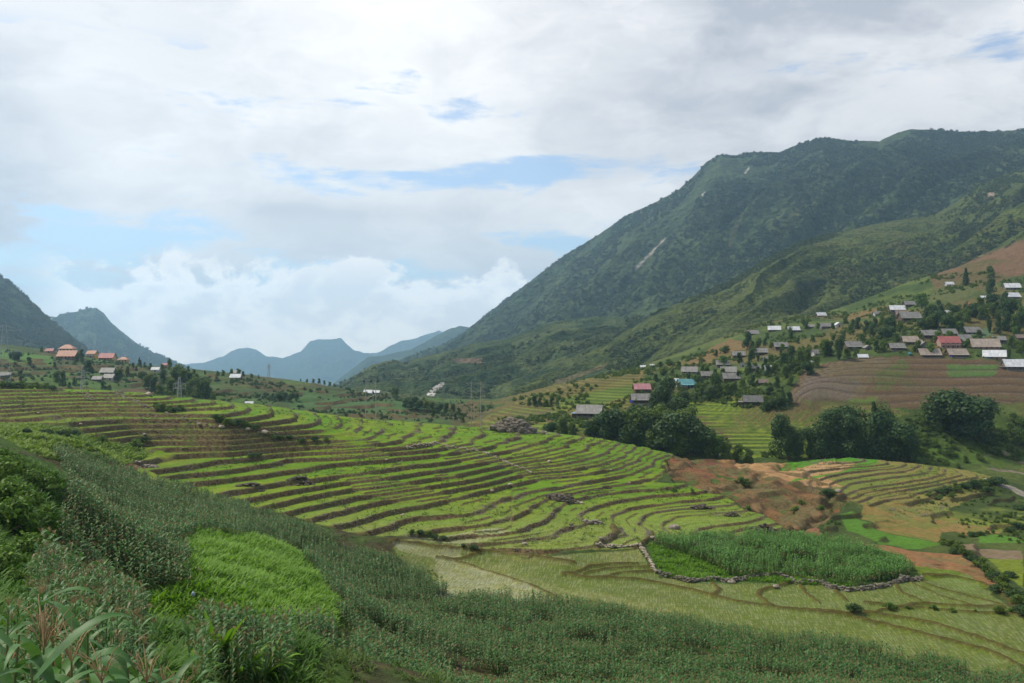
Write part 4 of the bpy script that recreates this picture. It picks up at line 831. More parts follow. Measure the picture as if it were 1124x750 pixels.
x, y = field(25, 115, 190, 250, .7, .6, .16, 8); k, px_, row_, z_ = infield(x, y, [Pf_patch], 262, 0, 1.8); k &= fbm(x / 3, y / 3, 88, 3) > .36; pp = np.stack([x, y, z_], 1)[k]; n = len(pp)
scatter('maize_patch', [maize_temp(80 + i, 4, 9, 2.5, False) for i in range(3)], [M_stalk, M_corn2, M_tas], pp, rs.uniform(0, 6.28, n), rs.uniform(.55, 1.3, n) * (.6 + .8 * fbm(pp[:, 0] / 5, pp[:, 1] / 5, 89, 2)), 'fresh green maize crowding the terrace above the stone wall')
# ---- weeds and grasses
def tuft(seed, nb, L_, wd, spread, seg=3):
    g = random.Random(seed); ps = []
    for k in range(nb):
        a = g.uniform(0, 6.28); r_ = spread * math.sqrt(g.random()); c = (math.cos(a * 2.3) * r_, math.sin(a * 2.3) * r_, 0)
        ps.append(strip(c, a, L_ * g.uniform(.6, 1.2), wd * g.uniform(.7, 1.2), g.uniform(.7, 1.5), g.uniform(.35, .9), seg, g, .2))
    return join(ps)
M_weed = leaf_mat('weed_leaf', (.095, .225, .008), (.165, .320, .016), trans=.4, rough=.5, nscale=.12); M_weed2 = leaf_mat('coarse_grass', (.045, .10, .012), (.085, .145, .02), trans=.35, nscale=.2); M_veg = leaf_mat('vegetable_leaf', (.10, .20, .018), (.19, .27, .03), trans=.35, nscale=.3)
def cover(name, polys, x0, x1, y0, y1, dens_, temps, mats, smin, smax, label, ymax=400, ymin=0, wob=3., thr=None, near_y=0):
    nP = int((x1 - x0) * (y1 - y0) * dens_); x = rs.uniform(x0, x1, nP); y = rs.uniform(y0, y1, nP)
    k, px_, row_, z_ = infield(x, y, polys, ymax, ymin, wob)
    if thr: k &= fbm(x / thr[0], y / thr[0], 77, 3) > thr[1]
    p_ = np.stack([x, y, z_ - .05], 1)[k]; n = len(p_); s = rs.uniform(smin, smax, n) * (.6 + .8 * fbm(p_[:, 0] / 4, p_[:, 1] / 4, 78, 3))
    print(name, n)
    return scatter(name, temps, mats, p_, rs.uniform(0, 6.28, n), s, label)
W_patch2 = [(200, 590), (225, 583), (290, 596), (330, 608), (350, 640), (375, 668), (365, 690), (320, 694), (215, 682), (150, 690), (160, 655), (205, 640), (195, 602)]
tw = [temp(*tuft(s_, 16, 1.15, .075, .35)) for s_ in (1, 2, 3)]
cover('weeds', [W_patch2, [(195, 585), (230, 570), (330, 600), (360, 640), (330, 640)]], -62, -12, 55, 172, 3.4, tw, [M_weed], .7, 1.35, 'bright green weeds and ginger leaves filling the hollow between the maize fields')
cover('weed_bank', [W_bank, [(165, 690), (215, 690), (215, 760), (165, 760)], [(300, 694), (345, 700), (340, 760), (290, 760)]], -70, -5, 14, 170, 4.5, [temp(*tuft(s_, 18, .8, .05, .35)) for s_ in (4, 5, 6)], [leaf_mat('bank_weed', (.045, .12, .010), (.085, .19, .018), trans=.4, nscale=.25)], .7, 1.5, 'rank green weeds on the steep bank at the left')
cover('vegetable_patch', [W_veg], -170, -85, 165, 262, 1.5, [temp(*tuft(s_, 14, .75, .10, .35)) for s_ in (7, 8, 9)], [M_veg], .7, 1.7, 'yellow green leafy vegetables growing between terraces and maize')
cover('rough_grass', [[(85, 560), (240, 560), (400, 640), (400, 760), (-20, 760)]], -70, -5, 14, 190, 1.3, [temp(*tuft(s_, 14, .7, .05, .4)) for s_ in (16, 17)], [M_weed2], .5, 1.2, 'rough grass along the edges of the maize plots')
cover('undergrowth', [Pf_up, Pf_lo, [(300, 560), (420, 600), (520, 650), (500, 670), (300, 600)], [(560, 655), (700, 676), (1124, 745), (1124, 765), (700, 700)]], -100, 120, 45, 240, .4, [temp(*tuft(s_, 12, .7, .05, .4)) for s_ in (11, 12)], [M_weed2], .6, 1.2, 'rough grass between the maize plants', thr=(6, .45))
cover('patch_weeds', [[(712, 600), (740, 598), (800, 618), (850, 630), (940, 640), (935, 646), (880, 640), (810, 638), (759, 637), (730, 632), (716, 614)]], 20, 115, 185, 240, 2.6, tw, [M_weed], .4, 1.0, 'bright weeds between the young maize and the stone wall', 262)
# the drift of brush on the far bank, on the hedge line and on the terrace edges
def shrub_t(seed, m=0): V_, Q_ = crown_arrays(seed, 3.2, 2., -.2, 260, .28, 7, 'round'); return (V_, Q_, np.full(len(Q_), m))
Bk = [[(960, 500), (1000, 455), (1124, 452), (1280, 450), (1280, 512), (1124, 506), (1080, 500), (1050, 515), (1000, 508)], [(540, 462), (620, 455), (660, 470), (760, 475), (860, 495), (860, 505), (700, 490), (620, 474)], [(700, 420), (860, 430), (870, 440), (860, 452), (760, 440), (700, 470)]]
cover('brush', Bk, -10, 330, 418, 560, .16, [shrub_t(1), shrub_t(2), shrub_t(3)], [M_leafA], .5, 1.3, 'low green brush on the bank across the stream', 640, 418, thr=(18, .38))
Bk2 = [[(560, 440), (620, 412), (740, 400), (860, 340), (1000, 300), (1124, 300), (1280, 290), (1280, 400), (1124, 395), (930, 385), (860, 425), (700, 445), (620, 455)]]
cover('hillside_brush', Bk2, 0, 560, 480, 900, .05, [shrub_t(4), shrub_t(5), shrub_t(6)], [M_leafA], .3, 1.3, 'bushes scattered over the village hillside', 960, 480, thr=(30, .50))
cover('left_hill_brush', [[(-150, 380), (60, 388), (200, 408), (400, 432), (540, 445), (540, 470), (300, 455), (60, 425), (-150, 425)]], -520, 10, 500, 860, .035, [shrub_t(4), shrub_t(5)], [M_leafB], .3, 1.1, 'bushes scattered over the hillside beyond the terraces', 900, 480, thr=(30, .5))
cover('stream_brush', [[(1000, 548), (1050, 535), (1124, 540), (1280, 545), (1280, 650), (1124, 600), (1060, 580)], [(905, 540), (925, 552), (930, 575), (915, 590), (900, 570)]], 60, 220, 215, 400, .12, [shrub_t(1), shrub_t(3)], [M_leafA], .2, .6, 'low bushes on the banks between the plots and the stream', 400, 200, thr=(9, .5))
cover('riser_weeds', [T_main, T_right], -190, 200, 190, 400, .26, [temp(*tuft(s_, 12, .45, .05, .5)) for s_ in (14, 15)], [M_weed2], .5, 1.5, 'tufts of grass on the terrace walls', 400, 0, thr=(9, .52))

# ---- woodland canopy on the far slopes, one stuff object for each slope
def canopy(name, mt_name, n, size, mt, label, tmin=.02, tmax=1.0, dzk=0., pxr=(-200, 1300), thr=.4, sc=60.):
    P, T, X, Y, z, c = MTN[mt_name]; H, W_ = P.shape
    nf = int((T[:, 0] <= 1.0001).sum())
    a = rs.uniform(0, W_ - 1.01, n); b = rs.uniform(tmin, tmax, n) ** .9 * (nf - 1.01)
    i = a.astype(int); j = b.astype(int); fa = a - i; fb = b - j
    g = lambda A_: (A_[j, i] * (1 - fa) + A_[j, i + 1] * fa) * (1 - fb) + (A_[j + 1, i] * (1 - fa) + A_[j + 1, i + 1] * fa) * fb
    x, y, zz, px = g(X), g(Y), g(z), g(P)
    k = (px > pxr[0]) & (px < pxr[1]) & (fbm(x / sc, y / sc, 99, 4) > thr) & (c[j, i].max(1) < .2) & (g(DZ[mt_name]) * dzk < rs.uniform(-.25, .45, n)); p_ = np.stack([x, y, zz], 1)[k]; m_ = len(p_); print(name, m_)
    def lump(seed): V_, Q_ = crown_arrays(seed, 1.5, 1., -.2, 90, .20, 6, 'round'); return (V_, Q_, np.zeros(len(Q_), int))
    scatter(name, [lump(s_) for s_ in (21, 22, 23, 24)], [mt], p_, rs.uniform(0, 6.28, m_), rs.uniform(.55, 1.3, m_) * size, label)
M_far = leaf_mat('forest_canopy', (.036, .062, .028), (.068, .098, .042), trans=.1, nscale=.006); M_far2 = leaf_mat('brush_canopy', (.040, .068, .016), (.090, .120, .030), trans=.15, nscale=.015)
canopy('forest', 'mountain', 60000, 9., M_far, 'dense forest on the flank of the great mountain', pxr=(420, 1150), thr=.43, sc=170, dzk=.35, tmax=.985)
canopy('brushwood', 'hillside_ridge', 52000, 4.2, M_far2, 'brush covering the green ridge above the village', pxr=(520, 1150), thr=.40, sc=50, dzk=1.)
canopy('woodland', 'valley_shoulder', 16000, 7., M_far2, 'woods and brush on the slopes of the side valley', pxr=(350, 800), thr=.42, sc=70, dzk=.8)
canopy('forest_left', 'mountain_left', 16000, 9., M_far, 'forest on the dark mountain at the left edge', pxr=(-30, 160), thr=.38, sc=170)
canopy('forest_far_left', 'mountain_far_left', 9000, 15., M_far, 'forest on the second mountain at the left', pxr=(40, 260), thr=.4, sc=300)

# ================================================================ HOUSES
def box(x0, x1, y0, y1, z0, z1):
    V_ = np.array([(x, y, z) for z in (z0, z1) for y in (y0, y1) for x in (x0, x1)], float)
    return V_, np.array([[0, 2, 3, 1], [4, 5, 7, 6], [0, 1, 5, 4], [1, 3, 7, 5], [3, 2, 6, 7], [2, 0, 4, 6]])
def part(name, parts, m_, parent, smooth=False): return link(name, mesh_np(name, *join(parts), [m_], smooth), parent)
def roof_mat(name, c, dirt, rib=.35, rough=.55, spec=.4):
    m, t = mat(name); o = t.n('ShaderNodeTexCoord').outputs['Object']; s = t.n('ShaderNodeSeparateXYZ', {0: o})
    n1_ = t.noise(o, .7, 5, .65); n2_ = t.noise(t.xyz(t.m('MULTIPLY', s.outputs[0], 3.), t.m('MULTIPLY', s.outputs[1], .5), s.outputs[2]), 1., 4)
    sheet = t.n('ShaderNodeTexBrick', {'Vector': t.xyz(s.outputs[0], s.outputs[1], 0.), 'Color1': (1, 1, 1, 1), 'Color2': (.72, .74, .78, 1), 'Mortar': (.55, .5, .45, 1), 'Scale': 1., 'Mortar Size': .02, 'Brick Width': .95, 'Row Height': 1.8}).outputs[0]
    c_ = t.mix(t.ss(t.m('ADD', t.m('MULTIPLY', n1_, .5), t.m('MULTIPLY', n2_, .5)), .4, .68), c, dirt); c_ = t.mix(.8, c_, sheet, 'MULTIPLY')
    wv = t.m('SINE', t.m('MULTIPLY', s.outputs[0], 2 * math.pi / rib))
    b = t.n('ShaderNodeBump', {'Height': wv, 'Strength': .4, 'Distance': .05})
    fin_mat(t, t.n('ShaderNodeBsdfPrincipled', {'Base Color': c_, 'Roughness': rough, 'Specular IOR Level': spec, 'Normal': b})); return m
RF = {'grey': roof_mat('asbestos_roof', (.27, .255, .235), (.15, .135, .115)), 'dark': roof_mat('dark_roof', (.14, .135, .13), (.08, .075, .07)), 'white': roof_mat('pale_roof', (.66, .67, .68), (.50, .50, .50)),
      'tan': roof_mat('tan_roof', (.38, .31, .25), (.26, .20, .155)), 'brown': roof_mat('brown_roof', (.27, .20, .155), (.17, .12, .09)), 'red': roof_mat('red_roof', (.42, .12, .11), (.30, .09, .08)), 'pink': roof_mat('pink_roof', (.52, .24, .25), (.44, .18, .19)),
      'teal': roof_mat('teal_roof', (.16, .40, .42), (.12, .30, .32)), 'orange': roof_mat('orange_tiles', (.50, .22, .12), (.38, .15, .09)), 'rust': roof_mat('rust_roof', (.36, .13, .07), (.26, .09, .05)), 'blue': roof_mat('blue_roof', (.22, .32, .42), (.16, .24, .30))}
WL = {'wood': simple('plank_wall', (.13, .085, .055), c2=(.085, .058, .04), scale=1.5), 'grey': simple('weathered_wall', (.20, .18, .155), c2=(.13, .115, .10), scale=1.2), 'cream': simple('cream_plaster', (.60, .42, .24), c2=(.50, .34, .19), scale=.8), 'white': simple('whitewash', (.55, .54, .50), c2=(.42, .40, .36), scale=.8),
      'pink': simple('pink_plaster', (.42, .27, .22), c2=(.34, .22, .18), scale=.8), 'yellow': simple('yellow_plaster', (.66, .42, .14), c2=(.56, .34, .11), scale=.8), 'earth': simple('earth_wall', (.26, .17, .10), c2=(.19, .12, .075), scale=.8)}
M_dark = simple('dark_opening', (.018, .016, .014), spec=.5, rough=.3); M_frame = simple('timber_frame', (.16, .10, .06)); M_blue = simple('blue_tarpaulin', (.035, .05, .38), c2=(.05, .08, .30), rough=.5); M_conc = simple('concrete', (.33, .32, .30), c2=(.24, .23, .21), scale=.8)
def house(px, row, wpx, roof, wall_, label, yaw=0, depth=.62, hgt=1., gable=False, storeys=1, porch=False, tarp=None, hip=False, ymin=0, name='house', group='houses on the hillsides', leanto=None, nwin=None, open_=False):
    x, y, z = hit(px, row, ymin); W_ = wpx * y / F * .88; porch = porch or (wpx >= 14 and group != 'x' and storeys == 1 and not hip and int(px) % 2 == 0); D_ = W_ * depth; hw = W_ / 2; hd = D_ / 2
    H_ = min(2.3, W_ * .22 + .5) * storeys * hgt; rise = D_ * .48 ; ov = min(.7, .08 * W_ + .1)
    root = empty(name, (x, y + hd, z), R(yaw + rnd.uniform(-14, 14) * (wpx < 20))); tag(root, label, 'house' if name == 'house' else name.replace('_', ' '), group)
    if gable: ridge_x = False; rise = W_ * .34
    else: ridge_x = True
    ps = [box(-hw, hw, -hd, hd, -2.6, H_)]
    if not hip:
        if ridge_x: ps.append((np.array([(-hw, -hd, H_), (-hw, hd, H_), (-hw, 0, H_ + rise), (-hw, 0, H_ + rise), (hw, -hd, H_), (hw, hd, H_), (hw, 0, H_ + rise), (hw, 0, H_ + rise)]), np.array([[0, 2, 3, 1], [4, 5, 7, 6]])))
        else: ps.append((np.array([(-hw, -hd, H_), (hw, -hd, H_), (0, -hd, H_ + rise), (0, -hd, H_ + rise), (-hw, hd, H_), (hw, hd, H_), (0, hd, H_ + rise), (0, hd, H_ + rise)]), np.array([[0, 1, 3, 2], [4, 6, 7, 5]])))
    part('wall', ps, WL[wall_], root)
    th = .09
    def slab(a, b, c, d_):
        q = np.array([a, b, c, d_], float); return np.concatenate([q, q + [0, 0, th]]), np.array([[0, 3, 2, 1], [4, 5, 6, 7], [0, 1, 5, 4], [1, 2, 6, 5], [2, 3, 7, 6], [3, 0, 4, 7]])
    e = H_ - ov * rise / hd if ridge_x else H_ - ov * rise / hw
    if hip:
        r0 = hw * .35; e = H_ - .1; a, b = hw + ov, hd + ov; zt = H_ + rise
        rp = [slab((-a, -b, e), (a, -b, e), (r0, 0, zt), (-r0, 0, zt)), slab((a, b, e), (-a, b, e), (-r0, 0, zt), (r0, 0, zt)), slab((a, -b, e), (a, b, e), (r0, .01, zt), (r0, 0, zt)), slab((-a, b, e), (-a, -b, e), (-r0, 0, zt), (-r0, .01, zt))]
    elif ridge_x: a, b = hw + ov, hd + ov; rp = [slab((-a, -b, e), (a, -b, e), (a, 0, H_ + rise), (-a, 0, H_ + rise)), slab((a, b, e), (-a, b, e), (-a, 0, H_ + rise), (a, 0, H_ + rise))]
    else: a, b = hw + ov, hd + ov; rp = [slab((-a, b, e), (-a, -b, e), (0, -b, H_ + rise), (0, b, H_ + rise)), slab((a, -b, e), (a, b, e), (0, b, H_ + rise), (0, -b, H_ + rise))]
    for q in rp: q[0][:, 2] += .03
    part('roof', rp, RF[roof], root)
    small = wpx < 11
    if not small or storeys > 1:
        n = nwin or max(2, int(W_ / 2.6)); pit = 2.5
        for f_ in range(storeys):
            zb = f_ * H_ / storeys; hs = H_ / storeys
            for k in range(n):
                cx = -hw + W_ * (k + .5) / n; isd = f_ == 0 and k == n // 2
                if isd: part('door', [box(cx - .5, cx + .5, -hd - .05, -hd + .01, 0, min(2., hs * .85))], M_dark, root)
                else:
                    fr = part('window', [box(cx - .6, cx + .6, -hd - .04, -hd + .01, zb + hs * .36, zb + hs * .80)], M_frame, root)
                    part('pane', [box(cx - .5, cx + .5, -hd - .055, -hd - .041, zb + hs * .40, zb + hs * .76)], M_dark, fr)
    else: part('door', [box(-.5, .5, -hd - .05, -hd + .01, 0, min(1.9, H_ * .8))], M_dark, root)
    if porch:
        part('porch', [box(-hw, hw, -hd - 1.6, -hd - .06, -1.2, .12)] + [box(cx - .08, cx + .08, -hd - 1.5, -hd - 1.34, .13, H_ - .12) for cx in np.linspace(-hw + .2, hw - .2, 5)], WL['grey'], root)
        part('porch_roof', [slab((-hw - .3, -hd - 2.0, H_ - .55), (hw + .3, -hd - 2.0, H_ - .55), (hw + .3, -hd + .0, H_ - .1), (-hw - .3, -hd + .0, H_ - .1))], RF[roof], root)
    if storeys > 1:
        part('balcony', [box(-hw, hw, -hd - 1.3, -hd - .06, H_ / 2 - .1, H_ / 2 + .06), box(-hw, hw, -hd - 1.3, -hd - 1.22, H_ / 2 + .07, H_ / 2 + .85)] + [box(cx - .1, cx + .1, -hd - 1.28, -hd - 1.08, -1, H_ / 2 - .11) for cx in np.linspace(-hw + .15, hw - .15, 5)], WL['pink'] if wall_ == 'pink' else WL['white'], root)
    if tarp: part('tarpaulin', [slab((hw * tarp - 1.6, -hd - .9, .2), (hw * tarp + 1.2, -hd - .7, .3), (hw * tarp + 1.1, -hd - .09, H_ * .8), (hw * tarp - 1.3, -hd - .09, H_ * .75))], M_blue, root)
    if leanto: s_ = leanto[0]; part('lean_to', [box(s_ * hw if s_ > 0 else -hw - 2.6, hw + 2.6 if s_ > 0 else -hw, -hd * .9, hd * .5, -2, H_ * .62), ], WL['wood'], root); part('lean_to_roof', [slab((s_ * hw - (0 if s_ > 0 else 3.1), -hd - .3, H_ * .68), (s_ * hw + (3.1 if s_ > 0 else 0), -hd - .3, H_ * .68), (s_ * hw + (3.1 if s_ > 0 else 0), hd * .6, H_ * .86), (s_ * hw - (0 if s_ > 0 else 3.1), hd * .6, H_ * .86))], RF[leanto[1]], root)
    return root
G1 = 'houses of the large farmstead above the brown plots'; G2 = 'houses of the hillside village'; G3 = 'houses along the left hilltop'; G4 = 'houses beyond the terrace crest'; G5 = 'houses high on the right-hand slope'
HS = [
 (1003, 379, 21, 'tan', 'wood', 'long brown-roofed timber house at the left of the farmstead', dict(yaw=-8, group=G1)),
 (1022, 372, 19, 'grey', 'wood', 'grey-roofed house behind the two-storey pink house', dict(yaw=4, group=G1)),
 (986, 385, 17, 'grey', 'wood', 'low grey shed-like house at the left tip of the farmstead', dict(yaw=-10, group=G1, hgt=.8)),
 (1015, 382, 12, 'grey', 'grey', 'small grey house with a gable between brown and pink roofs', dict(gable=True, group=G1)),
 (1043.5, 383, 24, 'red', 'pink', 'two-storey pink house with red roof and balcony', dict(storeys=2, group=G1, hgt=.85)),
 (1022.5, 393, 24, 'tan', 'wood', 'tan-roofed long house below the pink house, left one', dict(yaw=-3, group=G1, hgt=.75)),
 (1052.7, 393, 23, 'tan', 'wood', 'tan-roofed long house below the pink house, right one with blue sheet at its end', dict(yaw=2, group=G1, hgt=.75, tarp=-.9)),
 (1069, 369, 20, 'grey', 'grey', 'pale grey roof highest in the farmstead', dict(yaw=6, group=G1)),
 (1064, 377, 23, 'grey', 'wood', 'wide grey house just behind the red roof', dict(yaw=8, group=G1, hgt=.8)),
 (1085, 385, 31, 'tan', 'earth', 'widest tan-roofed house with earthen gable wall', dict(yaw=-14, group=G1)),
 (1095, 396, 24, 'white', 'earth', 'white-roofed house with blue sheeting at its front', dict(yaw=-28, group=G1, tarp=-.6)),
 (1118, 407, 27, 'white', 'grey', 'white-roofed house with concrete sheds at the right edge', dict(yaw=-6, group=G1, leanto=(-1, 'grey'))),
 (1098, 377, 14, 'grey', 'grey', 'small grey house among trees above the widest tan roof', dict(group=G1)),
 (1043, 369, 17, 'grey', 'wood', 'grey roof partly hidden above the two-storey house', dict(group=G1, hgt=.8)),
 (1121, 374, 12, 'brown', 'wood', 'small brown-roofed house at the right edge above the farmstead', dict(group=G1)),
 (938, 385, 20, 'grey', 'wood', 'grey-roofed house left of the farmstead behind a tall tree', dict(yaw=6, group=G2)),
 (953, 385, 9, 'grey', 'grey', 'small grey hut beside the tall dark tree', dict(gable=True, group=G2)),
 (897, 391, 13, 'grey', 'white', 'pale house half hidden in trees above the striped plots', dict(group=G2, yaw=20)),
 (948, 394, 11, 'white', 'grey', 'low white-roofed shed at the top of the striped plots', dict(group=G2, hgt=.6)),
 (858, 384, 16, 'grey', 'wood', 'grey hip-like house alone on the slope above the trees', dict(group=G2, yaw=8)),
 (836, 390, 15, 'grey', 'wood', 'grey-roofed house in the upper middle of the village', dict(group=G2, yaw=-6)),
 (811.7, 393, 14, 'grey', 'wood', 'grey house at the upper left of the village beside the brown field', dict(group=G2, yaw=-18)),
 (842, 397, 9, 'grey', 'grey', 'tiny grey hut among trees in the village middle', dict(group=G2)),
 (794, 403, 15, 'grey', 'wood', 'long grey roof at the top left of the village', dict(group=G2, yaw=5, hgt=.8)),
 (816, 403, 9, 'grey', 'white', 'small gabled hut right of the long grey roof', dict(group=G2, gable=True)),
 (829, 407, 12, 'grey', 'wood', 'grey roof beside the white-roofed hut', dict(group=G2, yaw=15)),
 (844, 407, 10, 'white', 'white', 'white-roofed hut in the middle of the village', dict(group=G2)),
 (801, 412, 18, 'grey', 'wood', 'broad grey roof in the village centre', dict(group=G2, yaw=-7)),
 (803, 419, 20, 'grey', 'wood', 'broad grey roof in front of another in the village centre', dict(group=G2, yaw=5)),
 (777, 416, 15, 'grey', 'wood', 'grey house between the village centre and the teal roof', dict(group=G2, yaw=8)),
 (758, 412, 18, 'grey', 'white', 'pale grey gabled house above the teal roof', dict(group=G2, yaw=-20)),
 (739, 422, 13, 'white', 'grey', 'pale flat roof left of the teal roof', dict(group=G2, hgt=.7)),
 (754, 426, 21, 'teal', 'white', 'teal-roofed house with blue sheet on its wall', dict(group=G2, yaw=18, tarp=.5)),
 (838, 422, 12, 'brown', 'wood', 'low brown roof on the right of the village', dict(group=G2, hgt=.6)),
 (828, 445, 22, 'dark', 'wood', 'dark-roofed timber house alone above the rice steps', dict(group=G2, yaw=-12, leanto=(-1, 'grey'))),
 (705, 431, 19, 'pink', 'wood', 'pink-roofed house left of the tall dark tree', dict(group=G4, hgt=1.1)),
 (704, 443, 22, 'grey', 'wood', 'grey-roofed house below the pink roof with blue wall at its side', dict(group=G4, tarp=-1.05, hgt=1.)),
 (648, 458, 30, 'grey', 'wood', 'large pale-roofed house with bluish lean-to beyond the crest', dict(group=G4, yaw=-14, leanto=(-1, 'blue'))),
 (851, 364, 14, 'white', 'wood', 'white roof at the left end of the upper row', dict(group=G5, hgt=.8)), (872, 365, 13, 'white', 'wood', 'white-roofed house with grey annex in the upper row', dict(group=G5, leanto=(1, 'grey'))),
 (890, 361, 9, 'grey', 'grey', 'grey hut in the middle of the upper row', dict(group=G5)), (907, 361, 12, 'grey', 'grey', 'grey house right of the middle of the upper row', dict(group=G5)), (921, 359, 9, 'white', 'white', 'white gabled hut at the right end of the upper row', dict(group=G5, gable=True)),
 (902, 347.5, 11, 'white', 'wood', 'lone white flat roof at the edge of the green ridge', dict(group=G5, hgt=.6)), (894, 400, 6, 'white', 'white', 'tiny white hut in the trees below the upper row', dict(group=G5)),
 (986.5, 343, 17, 'white', 'wood', 'bright white-roofed house on the hillock above the farmstead', dict(group=G5)), (999, 337, 13, 'grey', 'wood', 'grey house behind the bright white roof', dict(group=G5)), (1001, 353, 24, 'grey', 'wood', 'long dark-walled house below the bright white roof', dict(group=G5, porch=True)),
 (991, 348, 14, 'brown', 'wood', 'brown hut between the white roof and the long house', dict(group=G5)), (1043, 314, 9, 'white', 'white', 'small white hut on the brown field', dict(group=G5, hgt=.8)), (1113, 319, 17, 'white', 'grey', 'white roof at the right edge, the upper of two', dict(group=G5)),
 (1113, 329, 16, 'white', 'wood', 'white roof at the right edge, the lower of two', dict(group=G5, yaw=-5)), (1067, 338, 12, 'rust', 'grey', 'rusty red-roofed shed among trees', dict(group=G5, hgt=.6)), (1046, 347, 15, 'white', 'grey', 'pale low roof beside the hillside track', dict(group=G5, hgt=.5)),
 (964, 347, 9, 'grey', 'white', 'pale hut left of the hillock houses', dict(group=G5)), (1080, 329, 6, 'white', 'white', 'tiny white hut above the rusty roof', dict(group=G5)),
 (827, 368, 13, 'grey', 'wood', 'grey roof left of the upper row', dict(group=G5, hgt=.7)), (706, 405, 6, 'white', 'white', 'tiny white hut at the left foot of the slope', dict(group=G2)), (716, 403, 5, 'white', 'white', 'tiny pale hut beside another at the foot of the slope', dict(group=G2)),
 (72, 388.5, 17, 'orange', 'cream', 'tallest cream building with orange tiled roof on the hilltop', dict(group=G3, storeys=2, hip=True, ymin=480)), (72, 394.5, 22, 'orange', 'pink', 'long red-roofed building in front of the tallest cream one', dict(group=G3, ymin=480, hgt=1.2)),
 (100, 393, 11, 'orange', 'yellow', 'yellow two-storey building with orange roof', dict(group=G3, storeys=2, ymin=480, hgt=.9)), (116, 394.5, 18, 'red', 'cream', 'low cream building under a long red roof', dict(group=G3, ymin=480, hgt=1.1)), (134.5, 396.5, 11, 'orange', 'cream', 'cream house with pyramid orange roof', dict(group=G3, hip=True, ymin=480, hgt=1.3)),
 (53.6, 387.5, 9, 'red', 'pink', 'small red-roofed house at the left of the hilltop row', dict(group=G3, ymin=480)), (117, 412, 16, 'grey', 'grey', 'grey roof uppermost of the three huts below the hilltop', dict(group=G3, ymin=480)), (106, 419, 11, 'grey', 'grey', 'left hut of the three below the hilltop', dict(group=G3, ymin=480)), (119, 418, 13, 'grey', 'white', 'right hut of the three below the hilltop', dict(group=G3, ymin=480)),
 (170, 408, 9, 'white', 'white', 'white hut right of the cream buildings', dict(group=G3, ymin=480)), (180.6, 404.5, 6, 'red', 'pink', 'small red house on the skyline between trees', dict(group=G3, ymin=480, storeys=2)), (258, 411.5, 8, 'grey', 'white', 'small white house on the skyline of the left hill', dict(group=G3, ymin=480)), (258, 416, 12, 'white', 'grey', 'low white shed below the small white house', dict(group=G3, ymin=480, hgt=.5)),
 (5, 415, 11, 'grey', 'grey', 'grey hut at the left edge under the pylon', dict(group=G3, ymin=480)), (404, 433.5, 10, 'white', 'white', 'white-roofed hut behind the utility poles', dict(group=G4, ymin=480)), (413, 433, 8, 'white', 'grey', 'small pale hut right of the hut behind the poles', dict(group=G4, ymin=480)), (273, 446, 9, 'white', 'white', 'white hut just beyond the terrace crest', dict(group=G4, ymin=480)),
]
for px, row, wp, rf_, wl_, lab, kw in HS: house(px, row, wp, rf_, wl_, lab, **kw)
tag_ = part('water_tank', [tube([(0, 0, 0), (0, 0, .02), (0, 0, 1.6), (0, 0, 1.7)], [.0, .9, .9, .0], 16)], simple('blue_plastic', (.08, .28, .36)), None, True); tag_.location = hit(999, 391.5); tag(tag_, 'round teal water tank below the farmstead', 'water tank')

# ================================================================ POLES AND PYLONS
M_steel = simple('galvanised_steel', (.36, .38, .40), spec=.5, rough=.5); M_pole = simple('concrete_pole', (.40, .37, .32), c2=(.30, .27, .23)); M_ins = simple('insulator', (.04, .035, .03), spec=.5, rough=.3)
def bar(a, b, r_): return tube([a, b], [r_, r_], 4)
def pylon(px, row, hpx, label, Y, arms=3):
    x = (px - CX) / F * Y; z = gz(x, Y); h = (HOR - (row - hpx)) / F * Y - z
    w = h * .085; root = empty('pylon', (x, Y, z), .5); tag(root, label, 'pylon', 'lattice pylons of the power line')
    cr = lambda s_, t_, k: (s_ * w * (1 - .82 * k), t_ * w * (1 - .82 * k), h * k)
    for s_, t_ in ((-1, -1), (1, -1), (1, 1), (-1, 1)): part('leg', [bar(cr(s_, t_, -.02), cr(s_, t_, 1), .085)], M_steel, root)
    br = []; n = 11
    for i in range(n):
        k0, k1 = 1 - (1 - i / n) ** 1.0, (i + 1) / n
        for (a, b), (c, d_) in (((-1, -1), (1, -1)), ((1, -1), (1, 1)), ((1, 1), (-1, 1)), ((-1, 1), (-1, -1))): br += [bar(cr(a, b, k0), cr(c, d_, k1), .035), bar(cr(c, d_, k0), cr(a, b, k1), .035)]
    part('bracing', br, M_steel, root)
    for i in range(arms):
        k = .72 + .11 * i; part('crossarm', [bar((-h * .15, 0, h * k), (h * .15, 0, h * k), .1), bar((-h * .15, 0, h * k), (0, 0, h * (k + .05)), .07), bar((h * .15, 0, h * k), (0, 0, h * (k + .05)), .07)] + [bar((s_ * h * .145, 0, h * k - 1.4), (s_ * h * .145, 0, h * k), .09) for s_ in (-1, 1)], M_steel, root)
pylon(5, 414, 58, 'tall lattice pylon at the left edge', 470); pylon(91, 425, 24, 'lattice pylon beside the three grey huts', 400, 2); pylon(197, 441, 27, 'lattice pylon in front of the dark grove', 410, 2); pylon(295, 417, 18, 'small distant pylon on the valley skyline', 800, 2)
